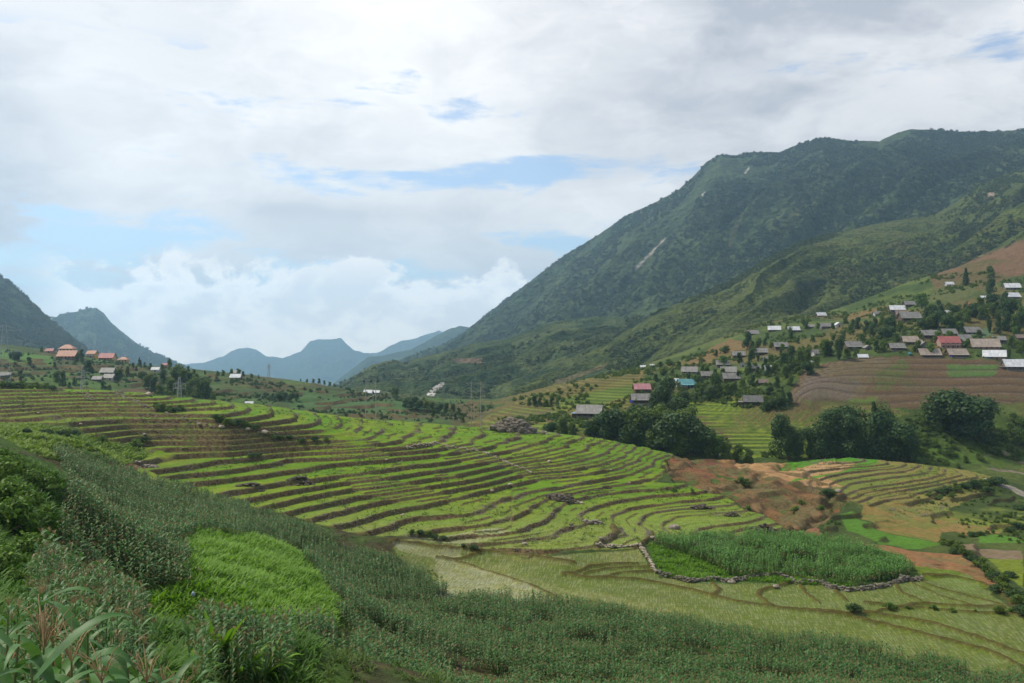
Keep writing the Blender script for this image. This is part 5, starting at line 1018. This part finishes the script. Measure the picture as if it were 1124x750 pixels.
def hpole(px, row, toprow, gap, label, Y, dark):
    x = (px - CX) / F * Y; z = gz(x, Y); top = (HOR - toprow) / F * Y; g = gap * Y / F / 2; h = top - z
    root = empty('power_pole', (x, Y, z), .05); tag(root, label, 'power pole', 'twin-post power poles on the crest')
    for s_ in (-1, 1): part('post', [tube([(s_ * g, 0, -1), (s_ * g, 0, h)], [.24, .15], 8)], M_pole, root)
    if dark:
        part('crossarm', [box(-g - 1.4, g + 1.4, -.08, .08, h - 1.1, h - .92)], M_steel, root)
        for cx in (-g - .8, 0, g + .8): part('insulator', [tube([(cx, 0, h - .9), (cx, 0, h - .7), (cx, 0, h + .2), (cx, 0, h + .5)], [.15, .55, .5, .1], 8)], M_ins, root)
        part('brace', [bar((-g, 0, h * .55), (g, 0, h * .68), .06)], M_steel, root)
    else:
        for k, e in ((.97, 2.6), (.80, 2.0)): part('crossarm', [box(-g - e, -g + e * .8, -.09, .09, h * k - .1, h * k + .1), box(g - e * .8, g + e, .12, .28, h * k - .1, h * k + .1)], M_steel, root)
        for s_ in (-1, 1):
            for e in (-1.6, 1.6): part('insulator', [tube([(s_ * g + e, 0, h * .97 + .1), (s_ * g + e, 0, h * .97 + .6)], [.12, .12], 6)], M_ins, root)
        part('brace', [bar((-g - 2, .1, h * .98), (-g + .4, .1, h * .80), .05), bar((g + 2, .3, h * .98), (g - .4, .3, h * .80), .05)], M_steel, root)
hpole(407, 461, 418, 11, 'twin power poles topped with three dark insulators', 392, True); hpole(522.5, 469, 419, 10.5, 'twin power poles with double crossarms beside the rock pile', 400, False)

# ================================================================ STONES
M_rock = simple('rock', (.30, .26, .21), c2=(.17, .14, .11), scale=1.2, bump=.6); M_rockd = simple('dark_rock', (.13, .105, .075), c2=(.06, .048, .034), scale=1.2, bump=.6); M_rockp = simple('pale_rock', (.44, .38, .30), c2=(.30, .24, .17), scale=1.2, bump=.5)
import bmesh
def rock_arrays(seed, sx, sy, sz, c=(0, 0, 0), sub=2):
    bm = bmesh.new(); bmesh.ops.create_icosphere(bm, subdivisions=sub, radius=1); g = np.random.RandomState(seed); V_ = np.array([v.co[:] for v in bm.verts]); Q_ = np.array([[v.index for v in f.verts] for f in bm.faces]); bm.free()
    for _ in range(7):
        n_ = g.normal(size=3); n_ /= np.linalg.norm(n_); d_ = V_ @ n_; k = d_ > .62 + g.uniform(-.1, .2); V_[k] -= np.outer(d_[k] - (.62 + .1), n_) * .8
    V_ += g.normal(0, .035, V_.shape); return V_ * [sx, sy, sz] + np.array(c), Q_
def boulder(px, row, wpx, label, m_=M_rock, asp=.6, ymin=0, group='boulders lying on the terraces'):
    x, y, z = hit(px, row, ymin); s = wpx * y / F / 2; o = part('boulder', [rock_arrays(int(px * 7 + row), s, s * .8, s * asp, (0, 0, s * asp * .35))], m_, None); o.location = (x, y, z); tag(o, label, 'boulder', group); return o
def rockpile(px0, px1, row, hpx, n, label, m_, name='rock_pile', cat='rock pile', ymin=0, dx=.5):
    parts_ = []; x0, y0, z0 = hit((px0 + px1) / 2, row, ymin); hw = (px1 - px0) / 2 * y0 / F; H_ = hpx * y0 / F; g = random.Random(int(px0 * 3 + row))
    for i in range(n):
        a = g.uniform(0, 6.28); q = math.sqrt(g.random()); u, v = q * math.cos(a), q * math.sin(a); s = hw * g.uniform(.07, .17) * 1.3; zz = H_ * max(0, (1 - q * q)) * .8 * g.uniform(.6, 1)
        parts_.append(rock_arrays(g.randrange(99999), s * g.uniform(.8, 1.6), s, s * g.uniform(.5, .8), (u * hw, v * hw * .4, gz(x0 + u * hw, y0 + v * hw * .4) - z0 + zz), 1))
    o = part(name, parts_, m_, None); o.location = (x0, y0, z0); tag(o, label, cat); return o
rockpile(538, 588, 474, 17, 260, 'big heap of split rock slabs on the terrace crest', simple('slab_rock', (.20, .165, .125), c2=(.10, .08, .06), scale=1.2, bump=.6))
rockpile(590, 604, 476, 4, 30, 'low scatter of rocks right of the big heap', M_rockp)
rockpile(600, 634, 550, 8, 80, 'jumble of mossy stones tumbled below the curved terrace', M_rockd); rockpile(612, 640, 551, 3, 40, 'pale rock slab apron below the mossy stones', M_rockp)
rockpile(758, 784, 559, 5, 40, 'dark stones heaped on the end of the terrace walls', M_rockd); rockpile(828, 852, 582, 9, 70, 'stone heap above the young maize patch', M_rockd); rockpile(795, 812, 567, 7, 45, 'round stone heap at a terrace tip', M_rockd)
rockpile(258, 290, 534, 4, 44, 'stones fallen along the highest terrace wall', M_rockd); rockpile(315, 345, 527, 5, 50, 'stones at the end of the highest terrace wall', M_rockd); rockpile(92, 103, 439, 9, 40, 'reddish stone outcrop near the terrace crest', M_rockp)
rockpile(148, 176, 513, 3, 30, 'row of stones below the vegetable patch', M_rock); rockpile(640, 662, 575, 5, 34, 'stones where paddy banks meet', M_rock); rockpile(196, 232, 631, 9, 26, 'two brown rocks in the bright green weeds', M_rockp, ymin=60)
def stone_line(pix, wd, hh, n, label, m_, name='stone_wall', cat='stone wall', ymin=0):
    P_ = [hit(a, b, ymin) for a, b in dens(pix, 8)]; x0, y0, z0 = P_[0]; L_ = [0]
    for a, b in zip(P_[:-1], P_[1:]): L_.append(L_[-1] + math.hypot(a[0] - b[0], min(6, abs(a[1] - b[1]))))
    P_ = np.array(P_); L_ = np.array(L_); parts_ = []; g = random.Random(int(pix[0][0]))
    for i in range(n):
        s = g.uniform(0, L_[-1]); x = np.interp(s, L_, P_[:, 0]) + g.gauss(0, wd * .35); y = np.interp(s, L_, P_[:, 1]) + g.gauss(0, wd * .4); z = gz(x, y) + g.random() ** 1.3 * hh * (.55 + .9 * float(vn(np.float64(s / 4), np.float64(0), 3))); r_ = g.uniform(.16, .42)
        parts_.append(rock_arrays(g.randrange(99999), r_ * g.uniform(.9, 1.6), r_, r_ * g.uniform(.55, .9), (x - x0, y - y0, z - z0), 1))
    o = part(name, parts_, m_, None); o.location = (x0, y0, z0); tag(o, label, cat); return o
stone_line([(719, 630), (739, 636), (759, 640), (782, 636), (800, 640), (830, 634), (853, 633), (876, 640), (900, 642), (930, 650), (966, 646), (994, 638), (1013, 637)], .5, .95, 900, 'long dry-stone wall holding up the young maize patch', simple('wall_stone', (.24, .21, .17), c2=(.10, .085, .065), scale=.9, bump=.6))
stone_line([(700, 598), (706, 606), (713, 616), (719, 628)], .5, .8, 160, 'pale stones stacked along the left side of the maize patch', M_rockp); stone_line([(655, 600), (675, 602), (700, 600)], .4, .7, 110, 'short pale stone bank between two paddies', M_rockp)
stone_line([(446, 492), (480, 487), (505, 492), (530, 497), (545, 502), (562, 510), (583, 519)], .8, .35, 260, 'diagonal line of pale stones crossing the terraces', M_rockp, 'stone_path', 'stone path'); stone_line([(128, 432), (160, 446), (180, 452), (225, 468), (262, 472), (290, 476), (330, 482)], .7, .35, 150, 'line of stones running down beside the terrace bushes', M_rock, 'stone_path', 'stone path')
for px, row, wp, lab, m_ in ((740, 581, 14, 'round grey boulder at the top edge of the maize patch', M_rock), (424, 508, 4, 'pale boulder on the dark terrace wall', M_rockp), (441, 507, 3, 'smaller pale boulder on the dark terrace wall', M_rockp), (442, 566, 5, 'pale block at the tip of the low bank', M_rockp), (219, 470, 5, 'white boulder on the brown terrace wall', M_rockp),
    (243, 471, 8, 'tan flat boulder beside the crest bushes', M_rockp), (272, 474, 6, 'tan boulder among the crest bushes', M_rockp), (290, 478, 9, 'largest tan boulder below the crest bushes', M_rockp), (159, 478, 6, 'squarish grey stone beside the vegetable patch', M_rock), (540, 540, 5, 'pair-like pale rock by the terrace wall', M_rockp), (560, 536, 6, 'pale rock on the rice below the stone path', M_rockp),
    (603, 507, 5, 'pale rock on a curved terrace edge', M_rockp), (671, 516, 3, 'narrow white rock in a terrace wall', M_rockp), (691, 531, 4, 'upright pale rock in the outer wall', M_rockp), (163, 434, 9, 'pinkish boulder on the crest', M_rockp), (576, 598, 7, 'pale rock at the edge of a paddy', M_rockp), (660, 592, 7, 'brown boulder where banks meet', M_rock), (803, 640, 10, 'broad pale boulder at the foot of the stone wall', M_rockp),
    (852, 645, 8, 'flat boulder on the curved paddy bank', M_rock), (716, 592, 8, 'boulder at the corner of the maize patch', M_rock), (822, 588, 6, 'boulder between stone heaps', M_rockd), (920, 541, 9, 'grey boulder beside the round bush', M_rock), (88, 468, 5, 'small tan rock by the vegetable patch', M_rockp), (42, 455, 3, 'small stone on a left terrace', M_rockp), (324, 583, 4, 'pinkish stump-like stone at the corn edge', M_rockp),
    (1083, 529, 9, 'pale boulder in the stream bed', M_rockp), (648, 576, 9, 'dark boulder between bright paddies', M_rockd), (627, 577, 6, 'angular boulder on a paddy corner', M_rockd)): boulder(px, row, wp, lab, m_)
# loose rubble in the terrace walls
st_x = rs.uniform(-190, 200, 420000); st_y = rs.uniform(190, 400, 420000); px_, row_, z_ = proj(st_x, st_y)
kk = bil(np.where(mN > 0, np.abs(fk), 9.), pxs[0], 1.5, 0, 1, px_, np.interp(np.log(st_y), YLOG, np.arange(NR))); k = (kk < .10) & (px_ > -100) & (px_ < 1200) & (fbm(st_x / 12, st_y / 9, 66, 3) > .54)
sp_ = np.stack([st_x, st_y, z_], 1)[k]; n = len(sp_); print('rubble', n)
scatter('rubble', [(*rock_arrays(s_, 1.2, 1, .7, (0, 0, 0), 1), np.zeros(20, int)) for s_ in (1, 2, 3)], [simple('rubble_stone', (.20, .165, .12), c2=(.085, .065, .04), scale=.35)], sp_, rs.uniform(0, 6.28, n), rs.uniform(.08, .30, n), 'loose stones and clods in the terrace walls')
bag = part('plastic_bag', [rock_arrays(5, .2, .15, .32, (0, 0, .2))], simple('pale_blue_plastic', (.36, .46, .62), rough=.3), None, True); bx, by, bz = hit(212, 674); bag.location = (bx, by, bz + 1.2); tag(bag, 'pale blue plastic bag caught in the plants of the slope', 'plastic bag')

# ================================================================ TREES AND BUSHES, one by one
def grove(pts, kinds, label, group, ymin=0, name='tree', cat='tree', **kw):
    for p_ in pts: tree(rnd.choice(kinds), p_[0], p_[1], p_[2], label, group, ymin, name, cat, **kw)
def rnd_pts(cx, cy, rx, ry, n, h0, h1, slope=0.):
    out = []
    for i in range(n): dx = rnd.uniform(-1, 1); out.append((cx + dx * rx, cy + rnd.uniform(-1, 1) * ry + dx * slope, rnd.uniform(h0, h1)))
    return sorted(out, key=lambda a: a[1])
yv = 415
# grove beyond the crest, between the pale-roofed house and the bamboo
tree('dark1', 734, 462, 46, 'tallest dark tree between the pink and teal roofs', None, yv); tree('dark1', 722, 466, 36, 'dark tree just left of the tallest one', None, yv); tree('leafy3', 745, 470, 32, 'broad dark tree right of the tallest one', None, yv)
grove([(606, 478, 14), (618, 477, 20), (628, 479, 16), (655, 479, 22), (665, 482, 30), (650, 482, 20)], ['dark1', 'leafy2', 'leafy3'], 'dark bushy tree beside the large pale-roofed house', 'trees beside the pale-roofed house', yv)
grove([(676, 484, 34), (688, 487, 36), (700, 489, 40), (712, 491, 38), (724, 494, 44), (736, 497, 42), (748, 498, 48), (757, 500, 42), (694, 492, 26), (716, 497, 28), (742, 502, 30), (765, 501, 36), (728, 482, 38), (704, 480, 34), (752, 486, 40)], ['leafy1', 'leafy2', 'leafy3', 'dark1'], 'leafy tree of the dense grove behind the terrace nose', 'dense grove behind the terrace nose', yv, wide=1.1)
grove([(776, 502, 30), (788, 504, 26), (798, 506, 22), (810, 507, 20), (822, 508, 16), (780, 492, 22)], ['leafy1', 'leafy2', 'bright1'], 'lighter green tree at the right end of the dense grove', 'lighter trees at the end of the dense grove', yv)
# bamboo grove
grove([(858, 503, 46), (866, 505, 42), (876, 506, 36), (888, 505, 34), (900, 507, 38), (912, 506, 52), (920, 508, 46), (930, 509, 50), (941, 509, 44), (952, 509, 50), (963, 509, 54), (974, 510, 48), (984, 510, 44), (995, 510, 40), (1003, 509, 34), (935, 496, 48), (918, 494, 44), (972, 496, 44)], ['bamboo1', 'bamboo2', 'dark1', 'leafy3'], 'dark feathery bamboo clump in the row behind the right-hand terraces', 'bamboo clumps behind the right-hand terraces', yv, 'bamboo', 'bamboo')
tree('conifer', 930, 492, 46, 'pointed tree rising at the back of the bamboo, left of the pair', None, yv); tree('conifer', 959, 490, 48, 'slim pointed tree rising highest out of the bamboo', None, yv); tree('bamboo1', 971, 492, 46, 'rounded plume right of the slim pointed tree', None, yv)
grove([(858, 448, 12), (866, 447, 14), (850, 449, 11), (840, 452, 10)], ['dark1', 'leafy3'], 'dark tree beside the dark-roofed timber house', 'trees beside the dark-roofed house', yv); tree('conifer', 859, 447, 22, 'small pointed tree beside the dark-roofed timber house', None, yv)
# big round trees on the bank
tree('leafy3', 1047, 478, 48, 'largest round tree on the grassy bank, left of the pair', None, yv, wide=1.25); tree('leafy3', 1070, 482, 44, 'round tree overlapping the largest one on its right', None, yv, wide=1.1); tree('leafy2', 1030, 474, 28, 'lower grey green tree left of the largest round tree', None, yv); tree('leafy1', 1018, 468, 24, 'small tree at the left foot of the round trees', None, yv)
grove([(1000, 482, 10), (1012, 488, 10), (1085, 490, 11), (1100, 484, 12), (1112, 478, 14), (1120, 490, 12), (1095, 500, 9), (1075, 505, 8), (1060, 508, 8), (1115, 466, 13), (1040, 500, 9)], ['bush1', 'bush2', 'leafy1'], 'low bush on the grassy bank above the stream', 'bushes on the grassy bank', yv, 'bush', 'bush')
# village trees
grove([(905, 392, 20), (912, 391, 16), (886, 398, 16), (878, 402, 18), (868, 398, 18), (860, 404, 16), (874, 410, 16), (850, 412, 14), (842, 415, 14), (862, 416, 16), (868, 424, 12), (852, 426, 12), (845, 434, 10), (886, 412, 14), (896, 404, 14), (868, 410, 18), (838, 408, 8), (832, 414, 10), (826, 424, 12), (815, 428, 12), (806, 434, 14), (798, 436, 15), (789, 436, 14), (779, 440, 16), (770, 438, 14), (764, 444, 12), (752, 440, 10), (820, 412, 9), (786, 424, 9), (770, 424, 8), (745, 428, 8)],
      ['leafy1', 'leafy2', 'dark1', 'leafy3'], 'green tree between the roofs of the hillside village', 'trees among the village roofs', yv)
tree('bamboo1', 921, 396, 27, 'tall dark plume of bamboo left of the farmstead', None, yv, 'bamboo', 'bamboo'); tree('bamboo2', 786, 436, 26, 'bright bamboo clump below the village centre', None, yv, 'bamboo', 'bamboo'); tree('dark1', 820, 384, 19, 'round dark tree standing alone on the brown field left of the village', None, yv)
tree('bright1', 1012, 339, 17, 'slender yellow green tree on the hillock', None, yv); tree('conifer', 1060, 314, 19, 'dark pointed tree on the red brown field', None, yv, wide=1.3); tree('leafy2', 1087, 306, 14, 'smaller tree right of the pointed one on the red brown field', None, yv); tree('dark1', 1088, 325, 18, 'dark tree below the track on the red brown field', None, yv)
grove([(1018, 352, 14), (1026, 350, 16), (1034, 352, 17), (1042, 356, 14), (1030, 360, 18), (1022, 362, 16), (1012, 364, 13), (1040, 364, 18), (1052, 360, 18), (1062, 354, 16), (1070, 350, 16), (1080, 352, 18), (1090, 350, 18), (1100, 346, 18), (1110, 348, 20), (1120, 352, 18), (1096, 360, 18), (1086, 366, 16), (1104, 364, 20), (1114, 366, 20), (1122, 360, 16), (1076, 340, 14), (1090, 338, 15), (1104, 338, 16), (1118, 342, 14), (1060, 344, 12), (1048, 348, 12), (1056, 366, 12), (1110, 382, 14), (1120, 388, 14), (1108, 394, 12), (1075, 372, 10), (1030, 342, 12), (1022, 346, 12), (1042, 344, 12)],
      ['leafy1', 'leafy2', 'dark1', 'leafy3', 'bamboo1'], 'dark tree of the wood above the farmstead', 'wood above the farmstead', yv)
grove([(960, 362, 12), (968, 358, 12), (976, 362, 14), (950, 366, 14), (942, 362, 13), (934, 368, 12), (958, 370, 14), (968, 374, 14), (978, 372, 13), (988, 366, 12), (926, 374, 10), (946, 376, 10), (984, 376, 10), (952, 382, 9), (970, 386, 12), (962, 388, 13), (930, 384, 9), (980, 358, 12), (915, 374, 8), (940, 392, 10), (930, 394, 12)], ['leafy1', 'leafy2', 'dark1', 'leafy3'], 'tree in the wood left of the farmstead', 'wood left of the farmstead', yv)
grove([(846, 358, 7), (882, 358, 8), (886, 362, 8), (898, 361, 7), (914, 362, 8), (928, 356, 9), (936, 360, 9), (864, 362, 6), (842, 372, 7), (834, 378, 7), (826, 382, 8), (876, 378, 7), (892, 376, 8), (908, 380, 8), (866, 390, 8), (846, 398, 9)], ['leafy1', 'dark1', 'leafy2'], 'small tree scattered round the upper row of huts', 'trees round the upper row of huts', yv)
grove([(690, 404, 6), (700, 402, 7), (725, 404, 7), (735, 402, 8), (745, 404, 8), (728, 412, 8), (720, 420, 9), (738, 412, 8), (760, 404, 6), (770, 398, 6), (786, 392, 8), (796, 388, 8), (712, 412, 7)], ['leafy1', 'dark1', 'bush1'], 'small tree on the left edge of the village', 'trees at the left edge of the village', yv)
grove([(581, 446, 9), (587, 447, 12), (593, 447, 10), (600, 447, 9), (606, 446, 10), (612, 446, 8)], ['dark1', 'leafy2'], 'dark tree in the small clump amid the yellow green fields', 'clump amid the yellow green fields', yv)
grove(rnd_pts(810, 404, 60, 14, 34, 6, 13, -22), ['leafy1', 'leafy2', 'dark1', 'bamboo1', 'bright1'], 'small tree squeezed between huts of the hillside village', 'small trees between the village huts', yv)
grove(rnd_pts(1050, 376, 70, 14, 26, 6, 13, -4), ['leafy1', 'leafy2', 'dark1', 'bright1'], 'small tree standing among the farmstead roofs', 'small trees among the farmstead roofs', yv)
# left hill
grove([(188, 436, 22), (180, 428, 18), (194, 424, 24), (201, 428, 22), (210, 438, 22), (218, 440, 26), (226, 440, 24), (163, 428, 16), (170, 432, 18), (176, 438, 16), (200, 442, 20), (208, 424, 14), (157, 420, 12), (184, 444, 16), (222, 430, 16), (234, 444, 12), (216, 422, 12)], ['leafy1', 'leafy2', 'leafy3', 'dark1'], 'tree of the dark grove on the left hillside', 'dark grove on the left hillside', 480)
grove([(62, 420, 12), (68, 422, 13), (94, 410, 13), (98, 412, 16), (86, 396, 9), (90, 394, 10), (32, 402, 6), (22, 413, 6), (16, 396, 9), (20, 397, 10), (32, 401, 6), (12, 394, 7), (128, 420, 12), (132, 416, 12), (124, 410, 9), (113, 428, 9), (120, 432, 7), (82, 424, 9), (76, 426, 7), (60, 404, 6), (46, 387, 6), (140, 412, 8), (146, 406, 6), (24, 418, 6)], ['dark1', 'leafy3', 'leafy2'], 'dark tree round the huts and hilltop buildings at the left', 'trees round the hilltop buildings', 480)
grove([(153, 403, 8), (159, 404, 6), (165, 405, 6), (150, 408, 6), (194, 407, 7), (207, 409, 7), (213, 411, 6), (225, 412, 5), (239, 413, 6), (245, 413, 7), (254, 413, 8), (262, 413, 8), (267, 414, 6), (276, 415, 5), (200, 408, 5), (284, 416, 4), (186, 406, 6), (178, 406, 6), (186, 402, 9)], ['leafy1', 'dark1'], 'small tree on the skyline of the left hill', 'trees on the skyline of the left hill', 480); tree('conifer', 153, 402, 10, 'pointed tree on the left skyline beside the cream buildings', None, 480); tree('conifer', 186, 402, 10, 'pointed tree beside the small red house on the skyline', None, 480)
grove([(300, 440, 8), (306, 441, 10), (313, 441, 10), (320, 441, 9), (326, 440, 8)], ['dark1', 'leafy3'], 'dark tree in the clump on the hollow beyond the crest', 'clump in the hollow beyond the crest', 480)
grove([(344, 420, 5), (350, 421, 6), (356, 422, 5), (362, 423, 5), (367, 424, 4), (374, 426, 3), (337, 418, 4), (330, 417, 3)], ['leafy1', 'dark1'], 'tiny tree on the skyline dip of the valley', 'trees on the skyline dip', 480)
grove([(448, 448, 12), (453, 450, 14), (460, 452, 11), (468, 453, 10), (474, 453, 12), (482, 454, 11), (490, 455, 12), (497, 453, 10), (503, 456, 8), (432, 431, 9), (436, 432, 8), (476, 458, 8), (500, 462, 8), (508, 464, 7)], ['dark1', 'leafy2', 'leafy3'], 'dark tree in the line below the side valley', 'trees below the side valley', 480)
# bushes on the terraces and along the hedge at the lower right
grove([(172, 451, 8), (178, 452, 9), (185, 453, 8), (192, 453, 8), (198, 452, 7), (236, 463, 7), (243, 465, 8), (250, 467, 8), (262, 468, 9), (270, 470, 8), (280, 471, 7), (300, 483, 6), (308, 484, 7), (318, 484, 6), (330, 485, 6), (345, 484, 6), (358, 484, 5), (276, 502, 6), (284, 502, 5)], ['bush1', 'bush2'], 'dark bush on the terrace walls below the crest', 'bushes on the terrace walls', 0, 'bush', 'bush')
grove([(2, 425, 7), (10, 425, 7), (18, 426, 7), (26, 426, 8), (34, 427, 7), (42, 427, 8), (50, 427, 7), (58, 428, 6)], ['bush2', 'bush1'], 'dark bush in the hedge along the left crest', 'hedge bushes along the left crest', 0, 'bush', 'bush')
grove([(1036, 598, 7), (1044, 600, 8), (1052, 603, 9), (1046, 608, 8), (1058, 610, 9), (1068, 618, 11), (1076, 624, 12), (1084, 632, 12), (1092, 638, 13), (1100, 644, 14), (1106, 652, 13), (1114, 658, 13), (1120, 666, 14), (1096, 650, 10), (1108, 634, 9), (1124, 674, 12), (1062, 612, 8)], ['bush1', 'bush2'], 'round green bush in the hedge at the lower right', 'hedge at the lower right', 0, 'bush', 'bush')
grove([(1020, 545, 6), (1030, 543, 7), (1040, 541, 8), (1050, 539, 8), (1060, 537, 9), (1068, 536, 10), (1078, 536, 10), (1088, 534, 10), (1094, 532, 11), (1030, 549, 6), (1045, 546, 6), (1085, 540, 8)], ['bush1', 'bush2'], 'bush on the bank of the lowest right-hand terrace', 'bushes on the lowest right-hand bank', 0, 'bush', 'bush')
grove([(1056, 590, 6), (1066, 589, 7), (1076, 588, 6), (1110, 585, 8), (1118, 580, 8), (1118, 560, 8), (1108, 568, 7)], ['bush1', 'bush2'], 'bush among the straw coloured plots near the stream', 'bushes among the straw coloured plots', 0, 'bush', 'bush')
tree('bush2', 910, 545, 10, 'single round bush at the head of the right-hand terraces', 'lone bushes', 0, 'bush', 'bush'); tree('bush2', 937, 672, 11, 'dark bush on the bank of the lower paddies', 'lone bushes', 0, 'bush', 'bush'); tree('bush3', 975, 668, 8, 'spiky green bush right of the dark one on the paddy bank', 'lone bushes', 0, 'bush', 'bush')
grove([(984, 667, 3), (996, 668, 4), (1001, 669, 3), (1024, 670, 5), (1029, 671, 3), (1046, 671, 5), (1070, 672, 3), (1097, 673, 9), (1108, 672, 6)], ['bush1', 'bush3'], 'low green bush along the upper edge of the flat paddies', 'bushes along the flat paddies', 0, 'bush', 'bush')
grove([(452, 588, 6), (462, 589, 7), (472, 590, 8), (478, 591, 6), (486, 594, 5), (520, 604, 6), (508, 600, 4)], ['bush1', 'bush2'], 'small bush on the bank beside the maize edge', 'bushes beside the maize edge', 0, 'bush', 'bush')
grove([(740, 540, 5), (820, 560, 6), (812, 530, 8), (820, 534, 8), (880, 555, 6), (872, 562, 7), (900, 560, 6), (760, 540, 4)], ['bush3', 'bush1'], 'green bush on the red eroded slope', 'bushes on the eroded slope', 0, 'bush', 'bush')
grove([(30, 476, 8), (50, 478, 9), (68, 480, 10), (80, 478, 8), (110, 486, 9), (150, 490, 9), (98, 492, 7), (158, 486, 8)], ['bush2', 'bush3'], 'bush rising from the vegetable patch', 'bushes in the vegetable patch', 0, 'bush', 'bush')
grove([(-4, 540, 40), (18, 560, 34), (6, 590, 42), (30, 530, 26), (38, 580, 26), (-2, 640, 40), (24, 620, 34), (50, 545, 20), (12, 520, 22), (40, 610, 22)], ['bush3'], 'bright green bush on the bank at the left edge', 'bushes on the left bank', 0, 'bush', 'bush')
def rosette(px, row, hpx, label, nb=26):
    x, y, z = hit(px, row); s = hpx * y / F; V_, Q_ = tuft(int(px), nb, 1.1, .075, .12, 6); o = link('ginger_plant', mesh_np('ginger_plant', V_ * s, Q_, [M_weed])); o.location = (x, y, z); tag(o, label, 'ginger plant', 'ginger plants on the near slope')
rosette(235, 725, 52, 'large bright ginger clump left of the yellow leaf'); rosette(262, 748, 46, 'bright ginger clump at the bottom edge'); rosette(205, 742, 36, 'smaller ginger clump near the reddish tassels'); rosette(290, 745, 36, 'ginger clump at the bottom edge beside the maize')
